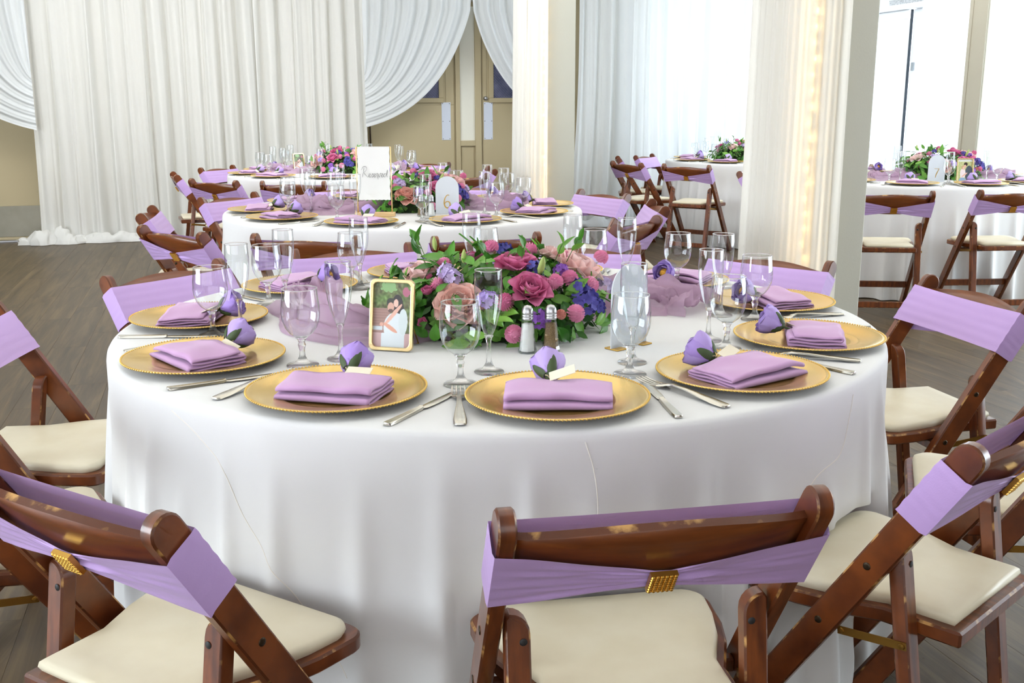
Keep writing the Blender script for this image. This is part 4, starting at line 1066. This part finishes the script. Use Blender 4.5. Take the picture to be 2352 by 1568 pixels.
# a few on the far side
FLOW += [('rose', -0.10, 2.66, 0.90, 0.075), ('pale', 0.02, 2.72, 0.87, 0.08), ('mum', -0.2, 2.62, 0.86, 0.036), ('mum', 0.16, 2.66, 0.87, 0.036), ('blue', -0.02, 2.62, 0.93, 0.04), ('mum', -0.05, 2.50, 0.955, 0.034), ('rosep', -0.24, 2.40, 0.84, 0.034)]
CX, CY, CZ, EA, EB, EH = -0.055, 2.50, 0.755, 0.325, 0.27, 0.20
def arrangement(loc, label, nleaf, sc=1.0, full=False, seed=1, rot=0.0, flat=1.0, flowers=FLOW):
    rnd = random.Random(seed)
    root = thing('flower_arrangement', label, 'flowers', loc, rot, 'low table flower arrangements')
    v, f = ball((0, 0, 0), 1, 28, 16)
    cv = []
    for x, y, z in v:
        k = 0.70 + 0.10 * noise.noise(Vector((x * 3, y * 3, z * 3)))
        cv.append((x * EA * k * sc, y * EB * k * sc, max(0.001, z * EH * k * sc)))
    obj('moss_base', mk('moss_base', cv, f, 'foam', True), root)
    cache = {}
    for (kind, x, y, z, s) in flowers:
        p = Vector((x - CX, y - CY, (z - CZ)));
        if p.z < 0.02: p.z = 0.02
        nrm = Vector((p.x / EA ** 2, p.y / EB ** 2, p.z / EH ** 2)).normalized()
        p = Vector((p.x * sc, p.y * sc, p.z * sc))
        s2 = s * sc; key = (kind, round(s2, 2))
        d = (nrm + Vector((rnd.uniform(-.2, .2), rnd.uniform(-.2, .2), 0.25))).normalized()
        big = kind in ('rose', 'peony', 'pale', 'rosep')
        if big:
            mt = {'rose': 'rose', 'peony': 'peony', 'pale': 'pale', 'rosep': 'rose'}[kind]
            kids = cache.get(key) or (peony_kids(mt, s2) if kind == 'peony' else open_kids(mt, s2 * 1.05) if kind == 'pale' else rose_kids(mt, s2 * 1.05, kind == 'rosep'))
            cache[key] = kids
            nm = {'rose': 'rose', 'peony': 'peony', 'pale': 'lisianthus', 'rosep': 'rose'}[kind]
            base = p - d * (s2 * 0.32)
            if full: build(node(nm, None, kids, axis_mat(base, d, rnd.uniform(0, 6))), root)
            else:
                jm = cache.get(('j',) + key)
                if jm is None: jm = cache[('j',) + key] = join_kids(kids, nm, mt)
                build(node(nm, jm, (), axis_mat(base, d, rnd.uniform(0, 6))), root)
        else:
            me = cache.get(key)
            if me is None:
                me = mum_me(s2 * 1.12, 'mum') if kind == 'mum' else mum_me(s2, 'peach') if kind == 'peach' else bud_me(s2 * 1.15) if kind == 'bud' else cluster_me(s2 * 1.25, {'blue': 'blue', 'purp': 'silk', 'stock': 'stock', 'lav': 'lav'}[kind], 11, 3)
                cache[key] = me
            nm = {'mum': 'pompon_mum', 'peach': 'pompon_mum', 'bud': 'lily_bud'}.get(kind, 'floret_cluster')
            build(node(nm, me, (), axis_mat(p - d * s2 * 0.15, d, rnd.uniform(0, 6))), root)
    for i in range(nleaf):
        a = (rnd.uniform(PI, 2 * PI) if rnd.random() < 0.62 else rnd.uniform(0, PI)) - rot; zz = rnd.random() ** 0.9 * 0.97; q = math.sqrt(1 - zz * zz)
        k = rnd.uniform(0.78, 0.99)
        p = Vector((EA * q * math.cos(a) * k, EB * q * math.sin(a) * k, max(0.012, EH * zz * k))) * sc
        nrm = Vector((p.x / EA ** 2, p.y / EB ** 2, p.z / EH ** 2)).normalized()
        tn = Vector((rnd.uniform(-1, 1), rnd.uniform(-1, 1), rnd.uniform(-0.8, 1))); tn = (tn - nrm * tn.dot(nrm)).normalized()
        s_ = rnd.uniform(0.75, 1.2) * sc
        flatlay = rnd.random() < 0.72
        d = (tn * 0.9 + nrm * (rnd.uniform(0.1, 0.5) if flatlay else rnd.uniform(0.6, 1.3))).normalized()
        tipz = p.z + d.z * 0.055 * s_
        if tipz < 0.008: d.z += (0.008 - tipz) / (0.055 * s_); d.normalize()
        yax = (nrm + Vector((rnd.uniform(-.4, .4), rnd.uniform(-.4, .4), rnd.uniform(-.2, .4)))); yax = (yax - d * yax.dot(d)).normalized(); xax = yax.cross(d)
        m4 = Matrix.Translation(p) @ Matrix((xax, yax, d)).transposed().to_4x4() @ Matrix.Scale(s_, 4)
        obj('leaf', LEAVES[i % 4], root, mat4=m4)
    fm = MB(); nfill = 900 if full else 520
    for i in range(nfill):
        a = rnd.uniform(0, 2 * PI); zz = rnd.random() * 0.98; q = math.sqrt(1 - zz * zz); k = rnd.uniform(0.66, 0.90)
        p = Vector((EA * q * math.cos(a) * k, EB * q * math.sin(a) * k, max(0.008, EH * zz * k))) * sc
        nrm = Vector((p.x / EA ** 2, p.y / EB ** 2, p.z / EH ** 2)).normalized()
        tn = Vector((rnd.uniform(-1, 1), rnd.uniform(-1, 1), rnd.uniform(-0.7, 1))); tn = (tn - nrm * tn.dot(nrm)).normalized()
        d = (tn + nrm * rnd.uniform(0.1, 0.7)).normalized(); L_ = rnd.uniform(0.026, 0.042) * sc; w_ = L_ * 0.24
        if p.z + d.z * L_ < 0.005: d.z += (0.005 - p.z - d.z * L_) / L_
        x_ = d.cross(nrm).normalized() * w_
        fm.add([p, p + d * L_ * 0.4 + x_, p + d * L_ * 0.4 - x_ , p + d * L_ * 0.75 + x_ * 0.7, p + d * L_ * 0.75 - x_ * 0.7, p + d * L_], [(0, 1, 2), (2, 1, 3, 4), (4, 3, 5)], i % 3)
    fo_ = obj('filler_foliage', fm.mesh('filler_foliage', ['fill1', 'fill2', 'fill3']), root); fo_['kind'] = 'stuff'
    # taller sprigs
    for i in range(6 if full else 4):
        a = rnd.uniform(0.3, 6.0); p = Vector((EA * 0.6 * math.cos(a), EB * 0.5 * math.sin(a), EH * 0.82)) * sc; d = Vector((0.5 * math.cos(a), 0.3 * math.sin(a), 1)).normalized()
        ln = rnd.uniform(0.03, 0.065) * sc
        v, f = tube([p, p + d * ln], 0.0012 * sc, 4); st = obj('sprig', mk('sprig', v, f, 'stemgreen'), root)
        for k in range(3):
            b = rnd.uniform(0, 6.28); dd = (d + Vector((math.cos(b), math.sin(b), 0)) * 0.6).normalized()
            obj('leaf', LEAVES[(i + k) % 4], st, mat4=axis_mat(p + d * ln * (0.5 + 0.25 * k), dd, b, 0.7 * sc))
    return root
arrangement((CX, CY, TOP - 0.0005), 'low pink and purple flower arrangement on the front table', 298, 1.0, True, 21)
arrangement((-0.515, 5.44, TOP - 0.0005), 'low pink and purple flower arrangement on number six table', 170, 1.0, False, 4, 0.25)
arrangement((-1.40, 8.58, TOP - 0.0005), 'low flower arrangement with dark blue bloom on far left table', 130, 1.0, False, 9, -0.6)
arrangement((2.16, 10.12, TOP - 0.0005), 'low flower arrangement on far right table beside the thick column', 110, 1.0, False, 13, 0.9)
arrangement((3.12, 7.70, TOP - 0.0005), 'low flower arrangement on number seven table by the windows', 140, 1.08, False, 17, 0.1)

# ------------------------------------------------------------------ sheer runners
def runner(name, pts, width, h, seed, label, z0=TOP):
    pts = [Vector((p[0], p[1], 0)) for p in pts]
    def path(t):
        k = t * (len(pts) - 1); i = min(int(k), len(pts) - 2); q = k - i
        p0 = pts[max(i - 1, 0)]; p1 = pts[i]; p2 = pts[i + 1]; p3 = pts[min(i + 2, len(pts) - 1)]
        return 0.5 * ((2 * p1) + (p2 - p0) * q + (2 * p0 - 5 * p1 + 4 * p2 - p3) * q * q + (3 * p1 - p0 - 3 * p2 + p3) * q ** 3)
    def fn(u_, v_):
        p = path(u_); d = (path(min(1, u_ + 0.01)) - path(max(0, u_ - 0.01))).normalized(); sd = Vector((-d.y, d.x, 0))
        q = -1 + 2 * v_
        n1 = noise.noise(Vector((u_ * 6 + seed, q * 2.2, 0))); n2 = noise.noise(Vector((u_ * 15 + seed, q * 6, 2))); n3 = noise.noise(Vector((u_ * 5 + seed, q * 14, 5)))
        wv = width * (0.8 + 0.45 * n1)
        n4 = noise.noise(Vector((u_ * 40 + seed, q * 15 + 3 * n1, 7))); rg = 1 - 2 * abs(noise.noise(Vector((u_ * 18 + seed, q * 5 + 2 * n1, 11))))
        z = h * (0.30 + 0.8 * max(0, 0.3 + n1) + 0.38 * n2 + 0.4 * n3 + 0.10 * n4 + 0.16 * rg) * (1 - abs(q) ** 3)
        x = p + sd * (q * wv / 2 + 0.012 * n2)
        return Vector((x.x, x.y, z0 + 0.0012 + max(0.0, z)))
    v, f = grid(190, 64, fn)
    return tag(obj(name, mk(name, v, f, 'gauze', True)), label, 'table runner', 'lavender gauze runners')
runner('gauze_runner', [(-0.56, 2.78), (-0.50, 2.62), (-0.46, 2.46), (-0.34, 2.36), (-0.2, 2.45), (-0.06, 2.52), (0.12, 2.62), (0.30, 2.70), (0.42, 2.72), (0.50, 2.66)], 0.25, 0.075, 2.0, 'crumpled lavender gauze runner across the front table under the flowers')
runner('gauze_runner', [(-1.10, 5.30), (-0.95, 5.24), (-0.80, 5.28), (-0.55, 5.45), (-0.25, 5.5), (-0.08, 5.42), (0.08, 5.44)], 0.24, 0.07, 6.0, 'crumpled lavender gauze runner across number six table')
runner('gauze_runner', [(-1.95, 8.45), (-1.8, 8.42), (-1.6, 8.5), (-1.3, 8.55), (-1.0, 8.5), (-0.85, 8.5)], 0.22, 0.06, 9.0, 'crumpled lavender gauze runner across far left table')
runner('gauze_runner', [(2.55, 7.45), (2.75, 7.5), (3.0, 7.65), (3.3, 7.7), (3.65, 7.6)], 0.22, 0.06, 12.0, 'crumpled lavender gauze runner across number seven table')

# ------------------------------------------------------------------ salt and pepper shakers
def shaker(loc, fill, label):
    t = thing('shaker', label, 'shaker', loc, random.uniform(0, 1), 'salt and pepper shakers')
    v, f = lathe([(0.0001, 0), (0.0205, 0), (0.021, 0.004), (0.0185, 0.014), (0.0125, 0.072), (0.0122, 0.076)], 8); me = mk('glass_body', v, f, 'glassthin'); obj('glass_body', me, t)
    v, f = lathe([(0.0001, 0.004), (0.0180, 0.005), (0.0160, 0.016), (0.0115, 0.064), (0.0001, 0.065)], 16); obj('contents', mk('contents', v, f, fill, True), t)
    v, f = lathe([(0.0128, 0.074), (0.0132, 0.076), (0.0132, 0.079), (0.0124, 0.080), (0.0132, 0.081), (0.0132, 0.084), (0.0124, 0.085), (0.0130, 0.086), (0.0132, 0.090), (0.0115, 0.098), (0.0075, 0.104), (0.0001, 0.106)], 20); obj('metal_cap', mk('metal_cap', v, f, 'steel', True), t)
shaker((0.034, 2.215, TOP), 'salt', 'glass salt shaker with steel cap on the front table')
shaker((0.085, 2.222, TOP), 'pepper', 'glass pepper shaker with steel cap on the front table')
shaker((-0.443, 5.085, TOP), 'pepper', 'half filled pepper shaker left of the number six sign')
shaker((-0.393, 5.083, TOP), 'salt', 'white salt shaker touching the number six sign')

# ------------------------------------------------------------------ photo frames
def paint_couple(kind):
    def blob(u_, v_, cx, cy, rx, ry, rot=0):
        dx, dy = u_ - cx, v_ - cy; c_, s_ = math.cos(rot), math.sin(rot); x = (dx * c_ + dy * s_) / rx; y = (-dx * s_ + dy * c_) / ry
        return x * x + y * y
    def A(u_, v_):      # v from bottom 0 to top 1
        nz = noise.noise(Vector((u_ * 14, v_ * 20, 3))); n2 = noise.noise(Vector((u_ * 5, v_ * 6, 9)))
        c = (112 + 40 * nz, 122 + 44 * nz + 26 * n2, 82 + 30 * nz)
        if blob(u_, v_, 0.40, 0.93, 0.22, 0.08) + nz * 0.8 < 1: c = (150, 190, 130)
        if blob(u_, v_, 0.86, 0.86, 0.10, 0.08) + nz < 0.9: c = (192, 116, 138)
        if u_ < 0.45 and v_ < 0.60: c = (176, 142, 132) if int(v_ * 46) % 2 else (166, 132, 124)
        if v_ < 0.22: c = (206, 172, 172)
        if v_ < 0.32 and v_ > 0.26 and u_ < 0.25: c = (214, 224, 230)
        if blob(u_, v_, 0.64, 0.66, 0.15, 0.16) < 1: c = (66, 62, 64)            # her long hair
        if blob(u_, v_, 0.74, 0.58, 0.08, 0.12) < 1: c = (72, 66, 66)
        if blob(u_, v_, 0.46, 0.69, 0.115, 0.075) < 1: c = (74, 74, 70)           # his hair
        if blob(u_, v_, 0.46, 0.62, 0.088, 0.075) < 1: c = (222, 176, 158)
        if blob(u_, v_, 0.46, 0.565, 0.07, 0.03) < 1: c = (120, 98, 92)
        if blob(u_, v_, 0.60, 0.685, 0.066, 0.062) < 1: c = (238, 200, 184)
        if blob(u_, v_, 0.58, 0.30, 0.30, 0.24) < 1 or (0.22 < u_ < 0.84 and v_ < 0.24 - 0.1 * abs(u_ - 0.5)): c = (226, 234, 238)   # white clothes
        if blob(u_, v_, 0.80, 0.40, 0.12, 0.2) < 1: c = (220, 230, 232)
        if blob(u_, v_, 0.52, 0.50, 0.30, 0.038, 0.62) < 1: c = (236, 188, 170)   # arm round him
        if blob(u_, v_, 0.46, 0.30, 0.20, 0.035, -0.36) < 1: c = (232, 172, 150)
        if blob(u_, v_, 0.22, 0.35, 0.05, 0.03) < 1: c = (230, 178, 160)
        return c
    def B(u_, v_):
        nz = noise.noise(Vector((u_ * 12, v_ * 16, 5)))
        c = (196 + 30 * nz, 198 + 26 * nz, 140 + 40 * nz)
        if v_ > 0.9: c = (236, 238, 230)
        if blob(u_, v_, 0.78, 0.36, 0.27, 0.36) < 1: c = (84, 92, 102)
        if blob(u_, v_, 0.36, 0.36, 0.19, 0.24) < 1: c = (240, 222, 222)
        if blob(u_, v_, 0.35, 0.06, 0.24, 0.12) < 1: c = (150, 176, 204)
        if blob(u_, v_, 0.36, 0.64, 0.11, 0.09) < 1: c = (206, 170, 130)
        if blob(u_, v_, 0.54, 0.78, 0.13, 0.09) < 1: c = (72, 60, 54)
        if blob(u_, v_, 0.40, 0.60, 0.07, 0.07) < 1: c = (236, 192, 172)
        if blob(u_, v_, 0.50, 0.69, 0.08, 0.07) < 1: c = (230, 182, 160)
        if blob(u_, v_, 0.48, 0.30, 0.22, 0.04, 0.45) < 1: c = (234, 186, 166)
        return c
    return A if kind == 'A' else B
def photo_me(w_, h_, kind, nu=100, nv=150):
    fn = paint_couple(kind)
    v, f = grid(nu, nv, lambda a, b: Vector((-w_ / 2 + w_ * a, 0, h_ * b)))
    me = mk('photo', v, f, 'photo'); at = me.color_attributes.new('Col', 'FLOAT_COLOR', 'POINT')
    for i in range(len(v)):
        a, b = (i % nu) / (nu - 1), (i // nu) / (nv - 1); c = fn(a, b); at.data[i].color = lin([min(255, max(0, q)) for q in c])
    return me
def rrect(w_, h_, r, n=6):
    p = []
    for cx, cy, a0 in ((w_ / 2 - r, h_ - r, 0), (-w_ / 2 + r, h_ - r, PI / 2), (-w_ / 2 + r, r, PI), (w_ / 2 - r, r, 3 * PI / 2)):
        for k in range(n + 1): a = a0 + PI / 2 * k / n; p.append((cx + r * math.cos(a), cy + r * math.sin(a)))
    return p
def photo_frame(loc, rz, w_, h_, kind, label, lean=0.16, border=0.008):
    t = thing('photo_frame', label, 'photo frame', loc, rz, None)
    L4 = Matrix.Translation((0, 0, 0.0006)) @ Matrix.Rotation(-lean, 4, 'X')
    o = rrect(w_, h_, 0.012); i_ = [(x * (w_ - 2 * border) / w_, border + z * (h_ - 2 * border) / h_) for x, z in o]; n = len(o)
    v = [(x, -0.006, z) for x, z in o] + [(x, -0.006, z) for x, z in i_] + [(x, 0.004, z) for x, z in o] + [(x, 0.004, z) for x, z in i_]
    f = []
    for k in range(n):
        q = (k + 1) % n; f += [(k, q, n + q, n + k), (2 * n + q, 2 * n + k, 3 * n + k, 3 * n + q), (k, 2 * n + k, 2 * n + q, q), (n + q, 3 * n + q, 3 * n + k, n + k)]
    fr = obj('frame', bevel_me(fixn(mk('frame', v, f, 'champ')), 0.0015, 2), t, mat4=L4)
    v, f = prism(i_, 0.0022, 0.0036, lambda a, b, h: Vector((a, h, b))); obj('backing', fixn(mk('backing', v, f, 'champ')), t, mat4=L4)
    obj('photo_print', photo_me(w_ - 2 * border, h_ - 2 * border, kind), t, mat4=L4 @ Matrix.Translation((0, 0.0005, border)), label=None) if False else tag(obj('photo_print', photo_me(w_ - 2 * border, h_ - 2 * border, kind), t, mat4=L4 @ Matrix.Translation((0, 0.0005, border))), 'printed photo of an embracing couple')
    # easel: two rods and a foot bar
    top = L4 @ Vector((0, 0.006, h_ * 0.62)); fy = top.y + 0.055
    mb = MB()
    for sx in (-1, 1):
        vv, ff = tube([(sx * w_ * 0.30, top.y, top.z), (sx * w_ * 0.36, fy, 0.0025)], 0.0014, 6); mb.add(vv, ff)
    vv, ff = tube([(-w_ * 0.37, fy, 0.0025), (w_ * 0.37, fy, 0.0025)], 0.0014, 6); mb.add(vv, ff)
    obj('easel_leg', mb.mesh('easel_leg', 'gold', True), t)
    return t
photo_frame((-0.268, 2.232, TOP), -0.26, 0.103, 0.158, 'A', 'rose gold photo frame leaning before the front table flowers')
photo_frame((3.118, 7.20, TOP), 0.0, 0.115, 0.165, 'B', 'gold photo frame with a dark suited man on number seven table', 0.1)
photo_frame((-1.70, 8.42, TOP), 0.7, 0.10, 0.158, 'A', 'thin gold photo frame seen edgewise on far left table', 0.1)
photo_frame((2.36, 9.88, TOP), 0.5, 0.115, 0.165, 'B', 'gold photo frame against the flowers on far right table', 0.1)

# ------------------------------------------------------------------ arch table numbers
def ribbon_strokes(strokes, wid, thick, name, mat, yoff):
    mb = MB()
    for st in strokes:
        pts = [Vector((x, 0, z)) for x, z in st]; n = len(pts); v = []
        for i, p in enumerate(pts):
            d = (pts[min(i + 1, n - 1)] - pts[max(i - 1, 0)]).normalized(); s_ = Vector((-d.z, 0, d.x)) * wid(i / max(1, n - 1)) / 2
            v += [p + s_ + Vector((0, yoff, 0)), p - s_ + Vector((0, yoff, 0)), p - s_ + Vector((0, yoff - thick, 0)), p + s_ + Vector((0, yoff - thick, 0))]
        f = []
        for i in range(n - 1):
            for j in range(4): f.append((i * 4 + j, i * 4 + (j + 1) % 4, (i + 1) * 4 + (j + 1) % 4, (i + 1) * 4 + j))
        f += [(0, 1, 2, 3), tuple((n - 1) * 4 + j for j in (3, 2, 1, 0))]
        mb.add(v, f)
    return fixn(mb.mesh(name, mat))
def spline(cp, n=10):
    out = []
    for i in range(len(cp) - 1):
        p0 = Vector(cp[max(i - 1, 0)]); p1 = Vector(cp[i]); p2 = Vector(cp[i + 1]); p3 = Vector(cp[min(i + 2, len(cp) - 1)])
        for k in range(n):
            q = k / n; out.append(tuple(0.5 * ((2 * p1) + (p2 - p0) * q + (2 * p0 - 5 * p1 + 4 * p2 - p3) * q * q + (3 * p1 - p0 - 3 * p2 + p3) * q ** 3)))
    out.append(tuple(cp[-1])); return out
SIX = spline([(0.010, 0.062), (0.002, 0.064), (-0.009, 0.052), (-0.0145, 0.034), (-0.0145, 0.016), (-0.006, 0.002), (0.006, 0.001), (0.0135, 0.012), (0.012, 0.026), (0.001, 0.032), (-0.010, 0.026), (-0.0145, 0.016)])
SEVEN = [[(-0.016, 0.060), (0.016, 0.060)], spline([(0.016, 0.060), (0.006, 0.040), (-0.002, 0.020), (-0.006, 0.0)])]
def arch_sign(loc, rz, w_, h_, label, strokes, base=True):
    t = thing('arch_sign', label, 'table sign', loc, rz, None)
    p = [(w_ / 2, 0.003), (w_ / 2, h_ - w_ / 2)] + [(w_ / 2 * math.cos(a), h_ - w_ / 2 + w_ / 2 * math.sin(a)) for a in [PI * k / 20 for k in range(1, 20)]] + [(-w_ / 2, h_ - w_ / 2), (-w_ / 2, 0.003)]
    v, f = prism(p, -0.0015, 0.0015, lambda a, b, h: Vector((a, h, b))); obj('acrylic_panel', fixn(mk('acrylic_panel', v, f, 'frost')), t)
    if strokes: tag(obj('numeral', ribbon_strokes(strokes, lambda q: 0.0026 + 0.003 * math.sin(PI * q), 0.0012, 'numeral', 'goldleaf', -0.0016), t, (0, 0, h_ * 0.17), scale=(w_ / 0.116 * 1.0)), 'gold numeral on the arch')
    if base:
        for sx in (-1, 1):
            v, f = box_vf(-0.016, 0.016, -0.02, 0.02, 0, 0.003); obj('gold_foot', bevel_me(mk('gold_foot', v, f, 'goldleaf'), 0.0008), t, (sx * w_ * 0.36, 0, 0))
    return t
arch_sign((-0.32, 5.18, TOP), 0.0, 0.116, 0.187, 'frosted acrylic arch sign numbered six beside the salt shaker', [SIX], False)
arch_sign((2.94, 7.25, TOP), 0.0, 0.118, 0.187, 'frosted acrylic arch sign numbered seven by the windows', SEVEN, False)
arch_sign((0.262, 2.272, TOP), 0.72 + PI, 0.116, 0.187, 'frosted acrylic arch sign with gold feet on the front table', None, True)

# ------------------------------------------------------------------ reserved sign
t = thing('reserved_sign', 'white hanging card reading Reserved on a gold wire stand', 'sign', (-0.668, 5.088, TOP), 0.03)
v, f = box_vf(-0.098, 0.098, -0.028, 0.028, 0, 0.02); obj('wood_base', bevel_me(mk('wood_base', v, f, 'palewood'), 0.003, 2), t)
for sx in (-1, 1):
    v, f = tube([(sx * 0.083, 0, 0.015), (sx * 0.083, 0, 0.335)], 0.0032, 8); obj('gold_rod', mk('gold_rod', v, f, 'champ', True), t)
v, f = tube([(-0.083, 0, 0.333), (0.083, 0, 0.333)], 0.0028, 8); obj('gold_rod', mk('gold_rod', v, f, 'champ', True), t)
def cardfn(u_, v_):
    x = -0.077 + 0.154 * u_ + 0.0012 * math.sin(40 * v_) * (1 if u_ < 0.05 or u_ > 0.95 else 0); z = 0.336 - 0.256 * v_
    y = 0.0055 * math.sin(v_ * 2.4) * (0.4 + 0.6 * math.sin(PI * u_)) - 0.0045
    return Vector((x, y, z + 0.001 * math.sin(50 * u_) * (v_ > 0.97)))
v, f = grid(40, 40, cardfn); card = obj('card', mk('card', v, f, 'paper', True), t)
G = [[(-0.046, 0.000), (-0.043, 0.016), (-0.040, 0.034)], [(-0.050, 0.026), (-0.043, 0.037), (-0.032, 0.037), (-0.030, 0.027), (-0.040, 0.017), (-0.036, 0.010), (-0.026, 0.0)],
     [(-0.026, 0.0), (-0.019, 0.007), (-0.017, 0.012), (-0.021, 0.012), (-0.0225, 0.005), (-0.018, 0.0), (-0.011, 0.007)],
     [(-0.011, 0.007), (-0.007, 0.013), (-0.006, 0.006), (-0.009, 0.0), (-0.012, 0.002)], [(-0.007, 0.001), (0.000, 0.007), (0.002, 0.012), (-0.002, 0.012), (-0.003, 0.004), (0.001, 0.0), (0.007, 0.008)],
     [(0.007, 0.008), (0.009, 0.014), (0.012, 0.011), (0.011, 0.003), (0.013, -0.008)], [(0.013, 0.012), (0.017, 0.0), (0.022, 0.014), (0.024, 0.012)],
     [(0.024, 0.004), (0.029, 0.008), (0.030, 0.013), (0.026, 0.012), (0.025, 0.004), (0.029, 0.0), (0.034, 0.005)], [(0.044, 0.011), (0.038, 0.013), (0.034, 0.006), (0.037, 0.0), (0.043, 0.007), (0.049, 0.026), (0.045, 0.005), (0.049, 0.001)]]
lt = obj('lettering', ribbon_strokes([spline([(x * 1.28 + 0.004, z * 1.35) for x, z in s_], 6) for s_ in G], lambda q: 0.0008 + 0.0008 * math.sin(2 * PI * q) ** 2, 0.0004, 'lettering', 'ink', 0.0), card, (0, -0.0052, 0.190))
tag(lt, 'black script lettering Reserved')
lt.location.y = -0.0056

# ------------------------------------------------------------------ candles
def candle(loc, label):
    t = thing('jar_candle', label, 'candle', loc, 0, None)
    v, f = lathe([(0.0001, 0.001), (0.036, 0.001), (0.037, 0.004), (0.037, 0.075)], 28); obj('glass_jar', mk('glass_jar', v, f, 'glassthin', True), t)
    v, f = lathe([(0.0001, 0.003), (0.0345, 0.003), (0.035, 0.006), (0.035, 0.056), (0.033, 0.058), (0.0001, 0.057)], 28); obj('wax', mk('wax', v, f, 'wax', True), t)
    v, f = tube([(0, 0, 0.056), (0.001, 0, 0.066)], 0.001, 5); obj('wick', mk('wick', v, f, 'ink'), t)
candle((-0.93, 8.46, TOP), 'white candle in a glass jar on far left table')
candle((2.60, 7.66, TOP), 'white candle in a glass jar on number seven table by column')
